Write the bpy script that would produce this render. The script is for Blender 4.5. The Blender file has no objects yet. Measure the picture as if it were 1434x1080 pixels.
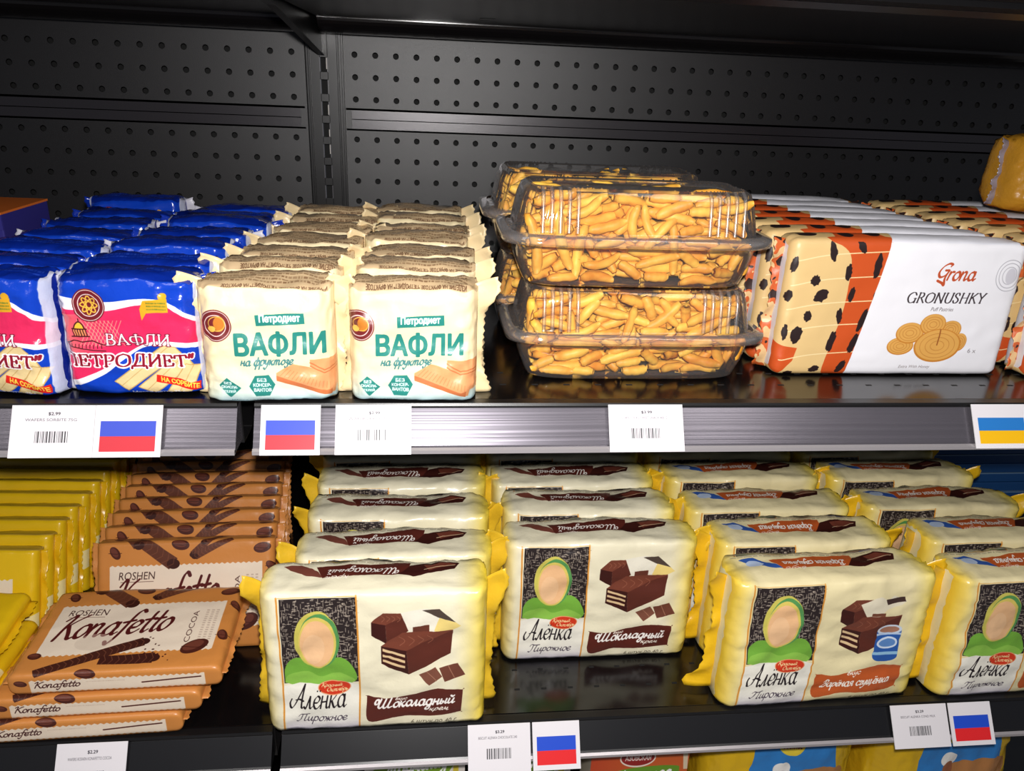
import bpy, bmesh, math, random
import numpy as np
from mathutils import Vector, Matrix, noise, Euler

# ---------------------------------------------------------------- camera, light, exposure
scene = bpy.context.scene
COL = scene.collection

def look_matrix(yaw, pitch, roll):
    F = Vector((math.sin(yaw)*math.cos(pitch), math.cos(yaw)*math.cos(pitch), -math.sin(pitch)))
    r = F.cross(Vector((0, 0, 1))).normalized()
    u = r.cross(F)
    c, s = math.cos(roll), math.sin(roll)
    r2, u2 = r*c + u*s, u*c - r*s
    return Matrix((r2, u2, -F)).transposed()

cam_data = bpy.data.cameras.new('camera')
cam = bpy.data.objects.new('camera', cam_data)
COL.objects.link(cam)
cam.matrix_world = Matrix.Translation((.1285, -.5217, .2266)) @ look_matrix(.11752, .38538, .04606).to_4x4()
cam_data.sensor_width = 36
cam_data.lens = 1075.8/1434*36
cam_data.clip_start = .02
scene.camera = cam

world = bpy.data.worlds.new('world')
scene.world = world
world.use_nodes = True
world.node_tree.nodes['Background'].inputs['Color'].default_value = (.80, .86, 1.0, 1)
world.node_tree.nodes['Background'].inputs['Strength'].default_value = .12

def area_light(name, loc, target, sx, sy, power, color):
    l = bpy.data.lights.new(name, 'AREA')
    l.shape = 'RECTANGLE'; l.size = sx; l.size_y = sy; l.energy = power; l.color = color
    o = bpy.data.objects.new(name, l)
    COL.objects.link(o)
    o.location = loc
    o.rotation_euler = (Vector(target)-Vector(loc)).to_track_quat('-Z', 'Y').to_euler()
    return o
area_light('ceiling_light', (-.45, -.80, 1.55), (.1, .05, -.1), .3, 1.6, 10, (1, .96, .93))
area_light('ceiling_light', (.75, -.80, 1.55), (.3, .05, -.1), .3, 1.6, 7, (1, .96, .93))
area_light('phone_flash', (.135, -.515, .262), (.20, .10, -.05), .022, .022, 5.9, (1, .97, .95))

scene.view_settings.view_transform = 'Standard'
scene.view_settings.look = 'None'
scene.view_settings.gamma = 1
scene.view_settings.use_curve_mapping = False
scene.view_settings.exposure = .0
scene.cycles.max_bounces = 8
scene.cycles.transparent_max_bounces = 24
scene.cycles.caustics_reflective = False
scene.cycles.caustics_refractive = False

# ---------------------------------------------------------------- object helpers
def link(o, parent=None):
    COL.objects.link(o)
    if parent is not None:
        o.parent = parent
    return o

def tag(o, label=None, cat=None, group=None, kind=None):
    if label: o['label'] = label
    if cat: o['category'] = cat
    if group: o['group'] = group
    if kind: o['kind'] = kind
    return o

def empty(name, loc=(0, 0, 0), rot=(0, 0, 0)):
    o = bpy.data.objects.new(name, None)
    o.empty_display_size = .02
    link(o)
    o.location = loc; o.rotation_euler = rot
    return o

def mesh_from(name, verts, faces, mats, smooth=False, midx=None, uvs=None):
    me = bpy.data.meshes.new(name)
    me.from_pydata([tuple(v) for v in verts], [], faces)
    for m in (mats if isinstance(mats, (list, tuple)) else [mats]):
        me.materials.append(m)
    if midx is not None:
        me.polygons.foreach_set('material_index', midx)
    if uvs is not None:
        uvl = me.uv_layers.new(name='uv')
        li = np.empty(len(me.loops), dtype=np.int32)
        me.loops.foreach_get('vertex_index', li)
        uvl.data.foreach_set('uv', np.asarray(uvs, dtype=np.float32)[li].ravel())
    if smooth:
        me.polygons.foreach_set('use_smooth', [True]*len(me.polygons))
    me.update()
    return me

def obj(name, me, parent=None, loc=(0, 0, 0), rot=(0, 0, 0)):
    o = bpy.data.objects.new(name, me)
    link(o, parent)
    o.location = loc; o.rotation_euler = rot
    return o

class MB:
    """collects boxes and prisms into one mesh"""
    def __init__(s): s.v = []; s.f = []
    def box(s, a, b):
        n = len(s.v)
        (x0, y0, z0), (x1, y1, z1) = a, b
        s.v += [(x0,y0,z0),(x1,y0,z0),(x1,y1,z0),(x0,y1,z0),(x0,y0,z1),(x1,y0,z1),(x1,y1,z1),(x0,y1,z1)]
        s.f += [tuple(n+i for i in q) for q in ((0,3,2,1),(4,5,6,7),(0,1,5,4),(1,2,6,5),(2,3,7,6),(3,0,4,7))]
    def extrude_x(s, prof, x0, x1, closed=True):
        """prof: list of (y, z) counter-clockwise seen from +X"""
        n = len(s.v); k = len(prof)
        s.v += [(x0, y, z) for y, z in prof] + [(x1, y, z) for y, z in prof]
        for i in range(k if closed else k-1):
            j = (i+1) % k
            s.f.append((n+i, n+j, n+k+j, n+k+i))
        if closed:
            s.f.append(tuple(n+i for i in range(k))[::-1]); s.f.append(tuple(n+k+i for i in range(k)))
    def build(s, name, mat, parent=None, bevel=0, smooth=False):
        me = mesh_from(name, s.v, s.f, mat, smooth)
        bm = bmesh.new(); bm.from_mesh(me)
        bmesh.ops.recalc_face_normals(bm, faces=bm.faces)
        if bevel:
            bmesh.ops.bevel(bm, geom=[e for e in bm.edges if len(e.link_faces) == 2 and e.calc_face_angle(0) > .5],
                            offset=bevel, segments=2, affect='EDGES', profile=.6)
        bm.to_mesh(me); bm.free()
        return obj(name, me, parent)

# ---------------------------------------------------------------- raster print shop (prints are drawn here, no files)
_out = {}
_txt_curve = bpy.data.curves.new('lettering', 'FONT')
_txt_obj = bpy.data.objects.new('lettering', _txt_curve)
COL.objects.link(_txt_obj)

def text_contours(s):
    key = s
    if key in _out: return _out[key]
    c = _txt_curve
    c.body = s; c.size = 1; c.fill_mode = 'NONE'; c.resolution_u = 3
    bpy.context.view_layer.update()
    dg = bpy.context.evaluated_depsgraph_get()
    ev = _txt_obj.evaluated_get(dg)
    me = ev.to_mesh()
    co = [(v.co.x, v.co.y) for v in me.vertices]
    adj = {}
    for e in me.edges:
        a, b = e.vertices
        adj.setdefault(a, []).append(b); adj.setdefault(b, []).append(a)
    seen = set(); loops = []
    for st in range(len(co)):
        if st in seen or st not in adj: continue
        # walk in index order so that the outline keeps its own direction
        nb = adj[st]
        nxt = st+1 if st+1 in nb else nb[0]
        lp = [st]; seen.add(st); prev = st; cur = nxt
        while cur not in seen:
            seen.add(cur); lp.append(cur)
            n2 = [q for q in adj[cur] if q != prev]
            if not n2: break
            prev, cur = cur, n2[0]
        if len(lp) > 2: loops.append(np.array([co[i] for i in lp]))
    ev.to_mesh_clear()
    _out[key] = loops
    return loops

def catmull(pts, n=7):
    P = np.array(pts, float)
    if len(P) < 3: return P
    Q = np.vstack([2*P[0]-P[1], P, 2*P[-1]-P[-2]])
    out = []
    t = np.linspace(0, 1, n, endpoint=False)[:, None]
    for i in range(1, len(Q)-2):
        a, b, c, d = Q[i-1], Q[i], Q[i+1], Q[i+2]
        out.append(.5*((2*b)+(-a+c)*t+(2*a-5*b+4*c-d)*t**2+(-a+3*b-3*c+d)*t**3))
    out.append(P[-1:])
    return np.vstack(out)

class Art:
    SS = 3
    def __init__(s, w, h, bg):
        s.w, s.h = int(w), int(h)
        s.a = np.empty((s.h, s.w, 3), np.float32); s.a[:] = np.array(bg, np.float32)/255
        s.fr()
    def fr(s, src=None, dst=None):
        """affine frame: src rect (x0,y0,x1,y1) onto dst rect, y down"""
        if src is None: s.m = (1, 0, 1, 0); return s
        sx = (dst[2]-dst[0])/(src[2]-src[0]); sy = (dst[3]-dst[1])/(src[3]-src[1])
        s.m = (sx, dst[0]-src[0]*sx, sy, dst[1]-src[1]*sy); return s
    def T(s, P):
        P = np.asarray(P, float)
        return np.stack([P[:, 0]*s.m[0]+s.m[1], P[:, 1]*s.m[2]+s.m[3]], 1)
    def fill(s, loops, col, alpha=1., raw=False, fix=False):
        L = [np.asarray(l, float) if raw else s.T(l) for l in loops]
        if fix:
            L2 = []
            for l in L:
                ar = np.sum(l[:, 0]*np.roll(l[:, 1], -1)-np.roll(l[:, 0], -1)*l[:, 1])
                L2.append(l if ar > 0 else l[::-1])
            L = L2
        A = np.vstack(L); B = np.vstack([np.roll(l, -1, 0) for l in L])
        x0 = max(0, int(np.floor(A[:, 0].min()))); x1 = min(s.w, int(np.ceil(A[:, 0].max()))+1)
        y0 = max(0, int(np.floor(A[:, 1].min()))); y1 = min(s.h, int(np.ceil(A[:, 1].max()))+1)
        if x1 <= x0 or y1 <= y0: return s
        K = s.SS; W = x1-x0; Hs = (y1-y0)*K
        ay = (A[:, 1]-y0)*K; by = (B[:, 1]-y0)*K
        lo = np.clip(np.ceil(np.minimum(ay, by)-.5), 0, Hs).astype(int); hi = np.clip(np.ceil(np.maximum(ay, by)-.5), 0, Hs).astype(int)
        cnt = hi-lo
        ok = cnt > 0
        if not ok.any(): return s
        A, B, ay, by, lo, cnt = A[ok], B[ok], ay[ok], by[ok], lo[ok], cnt[ok]
        idx = np.repeat(np.arange(len(cnt)), cnt)
        row = np.arange(cnt.sum())-np.repeat(np.cumsum(cnt)-cnt, cnt)+lo[idx]
        t = (row+.5-ay[idx])/(by[idx]-ay[idx])
        x = np.clip(A[idx, 0]+t*(B[idx, 0]-A[idx, 0])-x0, 0, W-1e-3)
        d = np.where(by[idx] > ay[idx], 1., -1.)
        xi = x.astype(int); fx = x-xi
        acc = np.zeros(Hs*(W+2), np.float64)
        acc += np.bincount(row*(W+2)+xi, d*(1-fx), Hs*(W+2))
        acc += np.bincount(row*(W+2)+xi+1, d*fx, Hs*(W+2))
        cov = np.clip(np.abs(np.cumsum(acc.reshape(Hs, W+2), 1)), 0, 1)[:, :W].reshape(y1-y0, K, W).mean(1)*alpha
        cov = cov[..., None].astype(np.float32)
        reg = s.a[y0:y1, x0:x1]
        reg[:] = reg*(1-cov)+np.array(col, np.float32)/255*cov
        return s
    def poly(s, pts, col, alpha=1.): return s.fill([pts], col, alpha)
    def spoly(s, pts, col, alpha=1.):
        return s.fill([catmull(list(pts)+[pts[0]], 6)], col, alpha)
    def rect(s, x0, y0, x1, y1, col, alpha=1.): return s.poly([(x0, y0), (x1, y0), (x1, y1), (x0, y1)], col, alpha)
    def ell(s, cx, cy, rx, ry, col, alpha=1., rot=0., n=40):
        t = np.linspace(0, 2*np.pi, n, endpoint=False)
        x = rx*np.cos(t); y = ry*np.sin(t); c, q = math.cos(rot), math.sin(rot)
        return s.poly(np.stack([cx+x*c-y*q, cy+x*q+y*c], 1), col, alpha)
    def ring(s, cx, cy, rx, ry, w, col, alpha=1., n=40):
        t = np.linspace(0, 2*np.pi, n, endpoint=False)
        o = np.stack([cx+rx*np.cos(t), cy+ry*np.sin(t)], 1); i = np.stack([cx+(rx-w)*np.cos(t), cy+(ry-w)*np.sin(t)], 1)[::-1]
        return s.fill([o, i], col, alpha)
    def line(s, pts, w, col, alpha=1., smooth=False, nib=None, raw=False):
        """stroke; w in pixels of the canvas; nib = (min share, angle)"""
        P = catmull(pts) if smooth else np.asarray(pts, float)
        P = P if raw else s.T(P)
        L = s._stroke(P, w, nib)
        return s.fill(L, col, alpha, raw=True, fix=True)
    def _stroke(s, P, w, nib=None):
        L = []
        D = np.diff(P, axis=0); ln = np.hypot(D[:, 0], D[:, 1])+1e-9
        ang = np.arctan2(-D[:, 1], D[:, 0])
        if nib: ww = w*(nib[0]+(1-nib[0])*np.abs(np.sin(ang-nib[1])))
        else: ww = np.full(len(D), w)
        N = np.stack([-D[:, 1]/ln, D[:, 0]/ln], 1)
        wv = np.concatenate([[ww[0]], (ww[1:]+ww[:-1])/2, [ww[-1]]])/2
        for i in range(len(D)):
            L.append(np.array([P[i]+N[i]*wv[i], P[i+1]+N[i]*wv[i+1], P[i+1]-N[i]*wv[i+1], P[i]-N[i]*wv[i]]))
        t = np.linspace(0, 2*np.pi, 8, endpoint=False); c8 = np.stack([np.cos(t), np.sin(t)], 1)
        for i in range(len(P)): L.append(P[i]+c8*wv[i])
        return L
    def text(s, st, x0, y0, x1, y1, col, bold=0., shear=0., rise=0., up=False):
        """lettering fitted into a box of the frame (left, top, right, bottom); rise tilts its baseline, up turns it to read upwards"""
        L = [l.copy() for l in text_contours(st)]
        if not L: return s
        for l in L: l[:, 0] += l[:, 1]*shear
        Q = np.vstack(L); a0, a1 = Q.min(0), Q.max(0)
        out = []
        for l in L:
            u = (l[:, 0]-a0[0])/(a1[0]-a0[0]); v = (a1[1]-l[:, 1])/(a1[1]-a0[1])
            if up: out.append(np.stack([x0+v*(x1-x0), y1-u*(y1-y0)], 1))
            else: out.append(np.stack([x0+u*(x1-x0), y0+v*(y1-y0)-rise*u], 1))
        s.fill(out, col)
        if bold:
            S = []
            for l in out: S += s._stroke(s.T(np.vstack([l, l[:1]])), bold)
            s.fill(S, col, raw=True, fix=True)
        return s
    def script(s, st, x0, y0, x1, y1, col, w, nib=(.28, .75), shear=.25, rise=0., outline=None, ow=3, font=None):
        font = font or SCRIPT
        x = 0; S = []
        for ch in st:
            if ch == ' ': x += .6; continue
            g = font.get(ch)
            if g is None: x += .5; continue
            for k in g[1]:
                sm = True
                if k and k[0] == 'l': sm = False; k = k[1:]
                P = np.array(k, float); P = catmull(P) if sm else P
                S.append(np.stack([P[:, 0]+x+P[:, 1]*shear, P[:, 1]], 1))
            x += g[0]
        Q = np.vstack(S); a0, a1 = Q.min(0), Q.max(0)
        for c, ww in (((outline, w+ow),) if outline else ())+((col, w),):
            L = []
            for P in S:
                u = (P[:, 0]-a0[0])/(a1[0]-a0[0]); v = (a1[1]-P[:, 1])/(a1[1]-a0[1])
                P2 = s.T(np.stack([x0+u*(x1-x0), y0+v*(y1-y0)-rise*u], 1))
                L += s._stroke(P2, ww, None if (outline and c is outline) else nib)
            s.fill(L, c, raw=True, fix=True)
        return s
    def grad(s, x0, y0, x1, y1, c0, c1, vertical=True, a0=1., a1=1.):
        p = s.T([(x0, y0), (x1, y1)])
        X0, X1 = sorted((int(p[0, 0]), int(p[1, 0]))); Y0, Y1 = sorted((int(p[0, 1]), int(p[1, 1])))
        flip = (p[0, 1] > p[1, 1]) if vertical else (p[0, 0] > p[1, 0])
        X0, Y0 = max(X0, 0), max(Y0, 0); X1, Y1 = min(X1, s.w), min(Y1, s.h)
        if X1 <= X0 or Y1 <= Y0: return s
        n = Y1-Y0 if vertical else X1-X0
        t = np.linspace(0, 1, n, dtype=np.float32)
        if flip: t = t[::-1]
        t = t[:, None, None] if vertical else t[None, :, None]
        c = np.array(c0, np.float32)/255*(1-t)+np.array(c1, np.float32)/255*t
        a = a0*(1-t)+a1*t
        s.a[Y0:Y1, X0:X1] = s.a[Y0:Y1, X0:X1]*(1-a)+c*a
        return s
    def barcode(s, x0, y0, x1, y1, col, seed=1, gaps=()):
        R = random.Random(seed); x = x0; u = (x1-x0)/60
        while x < x1:
            w = R.choice((1, 1, 2, 3))*u
            f = (x-x0)/(x1-x0)
            if not any(a < f < b for a, b in gaps): s.rect(x, y0, min(x+w*.8, x1), y1, col, .85)
            x += w+R.choice((1, 1, 2))*u
        return s
    def smalltext(s, x0, y0, x1, y1, col, rows, seed=0, alpha=.8):
        """rows of print too fine to read"""
        R = random.Random(seed); h = (y1-y0)/rows
        for r in range(rows):
            x = x0; y = y0+r*h
            while x < x1:
                w = R.uniform(.01, .05)*(x1-x0)
                s.rect(x, y+h*.2, min(x+w, x1), y+h*.7, col, alpha*R.uniform(.5, 1)); x += w+.008*(x1-x0)
        return s
    def image(s, name):
        im = bpy.data.images.new(name, s.w, s.h)
        buf = np.ones((s.h, s.w, 4), np.float32); buf[..., :3] = np.clip(s.a[::-1], 0, 1)
        im.pixels.foreach_set(buf.ravel()); im.update()
        return im

# script alphabet: advance, strokes; x-height 1
_o = [(.5,1),(.2,.85),(.07,.4),(.25,.02),(.55,.08),(.75,.5),(.65,.9),(.5,1)]
_out1 = lambda x: [(x,1),(x-.04,.3),(x+.06,.02),(x+.3,.2)]
SCRIPT = {
 'o':(.85,[_o]), 'о':(.85,[_o]),
 'a':(1.0,[_o,_out1(.74)]), 'а':(1.0,[_o,_out1(.74)]),
 'n':(.98,[[(.12,1),(.05,0)],[(.08,.5),(.35,.97),(.62,.9),(.6,.3),(.68,.02),(.95,.2)]]),
 'e':(.82,[[(.1,.45),(.5,.5),(.68,.8),(.45,1),(.15,.75),(.08,.35),(.28,.02),(.55,.05),(.8,.3)]]),
 't':(.62,[[(.42,1.65),(.3,.8),(.26,.2),(.4,.0),(.65,.2)],[(0,1.02),(.65,1.1)]]),
 'f':(.62,[[(.95,1.75),(.75,1.95),(.5,1.7),(.35,.8),(.2,-.3),(-.05,-.75),(-.25,-.55)],[(.0,.95),(.72,1.05)]]),
 'r':(.6,[[(.12,1),(.05,0)],[(.08,.5),(.3,.95),(.55,.98)]]),
 'K':(1.25,[[(-.1,1.45),(.2,1.8),(.38,1.75),(.2,.8),(.1,-.05)],[(1.25,1.85),(.8,1.5),(.25,.85)],[(.42,1.0),(.75,.45),(1.0,.0),(1.3,.1)]]),
 'G':(1.35,[[(1.2,1.6),(1.3,1.85),(.9,1.95),(.4,1.6),(.15,.9),(.4,.35),(.9,.5),(1.2,1.1),(.8,1.15)],[(1.2,1.1),(1.05,.2),(1.25,-.6),(.9,-.35),(.3,-.1)]]),
 'A':(1.3,[[(0,.1),(.25,.05),(.7,.9),(1.1,1.8),(1.05,.7),(1.15,.0),(1.35,.2)],[(.5,.6),(1.1,.65)]]),
 'А':(1.5,[[(.0,.75),(-.15,.35),(.05,.0),(.4,.25),(.85,1.1),(1.25,1.9)],[(1.27,1.9),(1.12,.8),(1.15,.02),(1.45,.2)],[(.45,.62),(.85,.72),(1.25,.6)]]),
 'л':(.88,[[(-.05,.1),(.12,.02),(.32,.5),(.5,1)],[(.5,1),(.52,.3),(.62,.02),(.88,.2)]]),
 'ё':(.82,[[(.1,.45),(.5,.5),(.68,.8),(.45,1),(.15,.75),(.08,.35),(.28,.02),(.55,.05),(.8,.3)],[(.3,1.35),(.32,1.4)],[(.6,1.35),(.62,1.4)]]),
 'е':(.82,[[(.1,.45),(.5,.5),(.68,.8),(.45,1),(.15,.75),(.08,.35),(.28,.02),(.55,.05),(.8,.3)]]),
 'н':(.95,[[(.12,1),(.05,0)],[(.08,.5),(.65,.55)],_out1(.68)]),
 'к':(.88,[[(.12,1),(.05,0)],[(.68,1),(.35,.65),(.1,.5)],[(.25,.55),(.5,.1),(.65,.0),(.85,.2)]]),
 'и':(.95,[[(.1,1),(.06,.3),(.2,.02),(.48,.3),(.66,1)],_out1(.66)]),
 'й':(.95,[[(.1,1),(.06,.3),(.2,.02),(.48,.3),(.66,1)],_out1(.66),[(.2,1.5),(.4,1.35),(.62,1.5)]]),
 'р':(.88,[[(.15,1),(.05,.1),(-.02,-.8)],[(.1,.6),(.38,1),(.68,.85),(.68,.3),(.4,.02),(.12,.15)]]),
 'п':(.98,[[(.12,1),(.05,0)],[(.08,.5),(.35,.97),(.62,.9),(.6,.3),(.68,.02),(.95,.2)]]),
 'т':(1.35,[[(.12,1),(.05,0)],[(.08,.5),(.3,.97),(.5,.9),(.46,0)],[(.48,.5),(.7,.97),(.95,.9),(.93,.3),(1.0,.02),(1.3,.2)]]),
 'д':(.98,[_o,[(.75,1),(.68,0),(.6,-.7),(.3,-.85),(.2,-.5),(.95,.25)]]),
 'ы':(1.1,[[(.1,1),(.06,.3),(.2,.02),(.45,.15),(.42,.5),(.15,.5)],_out1(.8)]),
 'ж':(1.2,[[(0,.9),(.22,.9),(.35,.5),(.1,.02)],[(.6,1),(.52,0)],[(1.1,.95),(.85,.85),(.7,.5),(.95,.03),(1.15,.15)],[(.3,.52),(.8,.52)]]),
 'в':(.8,[[(.12,.6),(.4,1.4),(.3,1.65),(.1,1.0),(.08,.15),(.4,.0),(.65,.3),(.5,.65),(.2,.6)]]),
 'с':(.75,[[(.68,.8),(.5,1),(.18,.8),(.08,.35),(.28,.02),(.5,.05),(.75,.25)]]),
 'г':(.6,[[(.05,.8),(.2,1),(.42,.85),(.2,.35),(.25,.03),(.55,.2)]]),
 'у':(.88,[[(.1,1),(.08,.4),(.25,.15),(.5,.4),(.68,1)],[(.68,1),(.55,-.2),(.25,-.8),(.0,-.55)]]),
 'ш':(1.5,[[(.1,1),(.06,.3),(.2,.02),(.45,.4),(.55,1)],[(.55,1),(.5,.3),(.65,.02),(.9,.4),(1.02,1)],_out1(1.02)]),
 'щ':(1.5,[[(.1,1),(.06,.3),(.2,.02),(.45,.4),(.55,1)],[(.55,1),(.5,.3),(.65,.02),(.9,.4),(1.02,1)],[(1.02,1),(.98,.2),(1.1,0),(1.15,-.3),(.95,-.35),(1.45,.2)]]),
 'м':(1.15,[[(-.05,.1),(.1,.02),(.35,1)],[(.35,1),(.48,.2),(.8,1)],_out1(.82)]),
 'ф':(1.15,[[(.6,1.6),(.5,0),(.42,-.8)],[(.5,.9),(.25,1),(.07,.5),(.25,.02),(.48,.1)],[(.55,.9),(.8,1),(1.0,.6),(.85,.05),(.52,.1)]]),
 'з':(.7,[[(.12,.85),(.35,1),(.52,.8),(.25,.5),(.55,.2),(.4,-.5),(.1,-.7),(.0,-.4)]]),
 'я':(.9,[[(.65,.5),(.3,.55),(.15,.8),(.4,1),(.68,.95),(.62,.3),(.7,.02),(.9,.2)],[(.4,.5),(.05,.02)]]),
 'ц':(.95,[[(.1,1),(.06,.3),(.2,.02),(.48,.3),(.66,1)],[(.66,1),(.62,.1),(.75,-.3)]]),
 'ь':(.7,[[(.12,1),(.06,.1),(.35,.0),(.5,.3),(.35,.52),(.1,.45)]]),
 'б':(.85,[[(.7,1.7),(.3,1.4),(.08,.5),(.3,.02),(.65,.3),(.55,.8),(.2,.75)]]),
 'Ш':(2.1,[[(-.5,1.1),(-.35,.7),(-.05,.9),(-.05,1.5),(-.4,1.5),(-.5,1.1)],[(.25,1.7),(.1,.4),(.35,.0),(.7,.5),(.9,1.7)],[(.9,1.7),(.75,.4),(1.0,0),(1.35,.5),(1.6,1.75)],[(1.6,1.75),(1.4,.4),(1.6,.0),(1.95,.2)]]),
 'П':(1.55,[[(-.1,1.3),(.2,1.75),(.8,1.65),(1.6,1.85)],[(.55,1.65),(.4,.6),(.1,.0),(-.15,.15)],[(1.2,1.7),(1.0,.4),(1.15,.0),(1.45,.2)]]),
 'В':(1.25,[[(.5,1.7),(.3,.6),(.0,.0),(-.2,.2)],[(-.05,1.4),(.5,1.85),(1.05,1.6),(.8,1.05),(.4,.95)],[(.5,.98),(1.05,.7),(.9,.1),(.4,-.05),(.1,.2)]]),
 'М':(1.7,[[(-.1,.15),(.1,.0),(.45,.9),(.6,1.75)],[(.6,1.75),(.75,.5)],[(.75,.5),(1.35,1.8)],[(1.35,1.8),(1.2,.4),(1.35,.0),(1.65,.2)]]),
 'О':(1.3,[[(.7,1.8),(.2,1.4),(.1,.5),(.5,.0),(1.05,.4),(1.1,1.4),(.7,1.8)]]),
 'К':(1.25,[[(-.1,1.45),(.2,1.8),(.38,1.75),(.2,.8),(.1,-.05)],[(1.25,1.85),(.8,1.5),(.25,.85)],[(.42,1.0),(.75,.45),(1.0,.0),(1.3,.1)]]),
}
def _stem(x, y0=0., y1=1.): return [['l',(x,y0),(x,y1)], ['l',(x-.1,y0),(x+.1,y0)], ['l',(x-.1,y1),(x+.1,y1)]]
SERIF = {   # roman capitals, height 1
 'В':(.72,_stem(.14)+[[(.14,1),(.42,.97),(.5,.76),(.4,.55),(.14,.53)],[(.14,.53),(.48,.52),(.6,.28),(.48,.03),(.14,0)]]),
 'А':(.82,[['l',(.1,0),(.38,1)],['l',(.38,1),(.68,0)],['l',(.2,.35),(.56,.35)],['l',(.0,0),(.2,0)],['l',(.56,0),(.8,0)]]),
 'Ф':(.95,_stem(.46)+[[(.46,.82),(.15,.78),(.06,.5),(.15,.22),(.46,.18)],[(.46,.82),(.78,.78),(.87,.5),(.78,.22),(.46,.18)]]),
 'Л':(.85,_stem(.65)+[[(.65,1),(.3,1),(.25,.6),(.15,.05),(.0,.06)]]),
 'И':(.9,_stem(.15)+_stem(.7)+[['l',(.16,.08),(.7,.92)]]),
 'П':(.9,_stem(.15)+_stem(.7)+[['l',(.15,1),(.7,1)]]),
 'Е':(.7,_stem(.14)+[['l',(.14,1),(.55,1),(.57,.8)],['l',(.14,.52),(.42,.52)],['l',(.42,.42),(.42,.62)],['l',(.14,0),(.56,0),(.6,.22)]]),
 'Т':(.78,_stem(.36)+[['l',(.03,.78),(.05,1),(.67,1),(.69,.78)]]),
 'Р':(.68,_stem(.14)+[[(.14,1),(.45,.98),(.56,.75),(.44,.5),(.14,.47)]]),
 'О':(.92,[[(.43,1.02),(.14,.85),(.06,.5),(.14,.15),(.43,-.02),(.72,.15),(.8,.5),(.72,.85),(.43,1.02)]]),
 'Д':(.9,_stem(.65,0.,1.)+[[(.65,1),(.32,1),(.27,.5),(.12,.02)],['l',(-.02,-.18),(.0,.02),(.82,.02),(.84,-.18)]]),
 'G':(.95,[[(.76,.78),(.6,1.0),(.35,1.0),(.1,.75),(.08,.35),(.3,.0),(.6,.0),(.78,.15)],['l',(.78,.0),(.78,.42)],['l',(.62,.42),(.9,.42)]]),
 'R':(.82,_stem(.14)+[[(.14,1),(.45,.98),(.56,.76),(.44,.54),(.14,.5)],['l',(.36,.5),(.72,0)],['l',(.68,0),(.8,0)]]),
 'O':(.95,[[(.45,1.02),(.14,.85),(.06,.5),(.14,.15),(.45,-.02),(.76,.15),(.84,.5),(.76,.85),(.45,1.02)]]),
 'N':(.95,_stem(.14)+_stem(.76)+[['l',(.14,1),(.76,0)]]),
 'U':(.9,[['l',(.04,1),(.26,1)],['l',(.62,1),(.84,1)],[(.14,1),(.14,.35),(.25,.05),(.5,-.02),(.68,.12),(.73,.4),(.73,1)]]),
 'S':(.68,[[(.5,.8),(.4,1.0),(.18,.97),(.1,.76),(.25,.58),(.45,.42),(.52,.2),(.36,.0),(.15,.02),(.06,.22)]]),
 'H':(.92,_stem(.14)+_stem(.72)+[['l',(.14,.52),(.72,.52)]]),
 'K':(.85,_stem(.14)+[['l',(.66,1),(.16,.45)],['l',(.3,.6),(.72,0)],['l',(.62,0),(.82,0)],['l',(.56,1),(.76,1)]]),
 'Y':(.8,[['l',(.05,1),(.38,.48)],['l',(.68,1),(.38,.48),(.38,0)],['l',(.28,0),(.48,0)],['l',(-.03,1),(.15,1)],['l',(.58,1),(.78,1)]]),
 'E':(.7,_stem(.14)+[['l',(.14,1),(.55,1),(.57,.8)],['l',(.14,.52),(.42,.52)],['l',(.14,0),(.56,0),(.6,.22)]]),
 '"':(.4,[['l',(.1,1.05),(.06,.75)],['l',(.26,1.05),(.22,.75)]]),
}
def serif(A, st, x0, y0, x1, y1, col, w, outline=None, ow=3, shear=0., rise=0.):
    return A.script(st, x0, y0, x1, y1, col, w, nib=(.38, .0), shear=shear, outline=outline, ow=ow, font=SERIF, rise=rise)
# ---------------------------------------------------------------- prints
PPM = 3600      # canvas pixels per metre of wrapper
INK = (34, 26, 30)
CHOC = (92, 44, 34); CHOC_D = (62, 26, 22); CHOC_L = (135, 78, 60)

def wrap_canvas(W, H, T, bg):
    """one sheet: strip of the underside, front, strip of the top (from the foot of the image upwards)"""
    A = Art(W*PPM, (H+2*T)*PPM, bg)
    hT = T*PPM; hH = H*PPM
    A.front = (0, hT, A.w, hT+hH); A.top = (0, 0, A.w, hT); A.under = (0, hT+hH, A.w, A.h)
    return A

def choc_bar(A, x, y, w, h, skew=.35, cut=True, layers=True):
    d = w*skew
    A.poly([(x, y+h*.35), (x+w*.6, y+h*.05), (x+w, y), (x+w, y+h*.1), (x+w*.45, y+h*.5)], CHOC_L)
    A.poly([(x, y+h*.3), (x+w*.3, y), (x+w, y+h*.02), (x+w*.72, y+h*.36), (x+w*.35, y+h*.42)], (118, 62, 46))
    A.poly([(x+w*.35, y+h*.42), (x+w, y+h*.02), (x+w*.97, y+h*.55), (x+w*.38, y+h)], CHOC)
    A.poly([(x, y+h*.3), (x+w*.35, y+h*.42), (x+w*.38, y+h), (x+.0*w, y+h*.72)], CHOC_D)
    if layers:
        for k in range(3):
            a = .40+k*.13; A.poly([(x+w*.02, y+h*(a-.05)), (x+w*.33, y+h*(a+.12)), (x+w*.33, y+h*(a+.18)), (x+w*.02, y+h*(a+.01))], (228, 196, 150))
    for k in range(4):
        A.line([(x+w*(.25+.13*k), y+h*.1), (x+w*(.33+.13*k), y+h*.2), (x+w*(.26+.13*k), y+h*.3)], 1.6, (160, 100, 76), .8, smooth=True)

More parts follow.
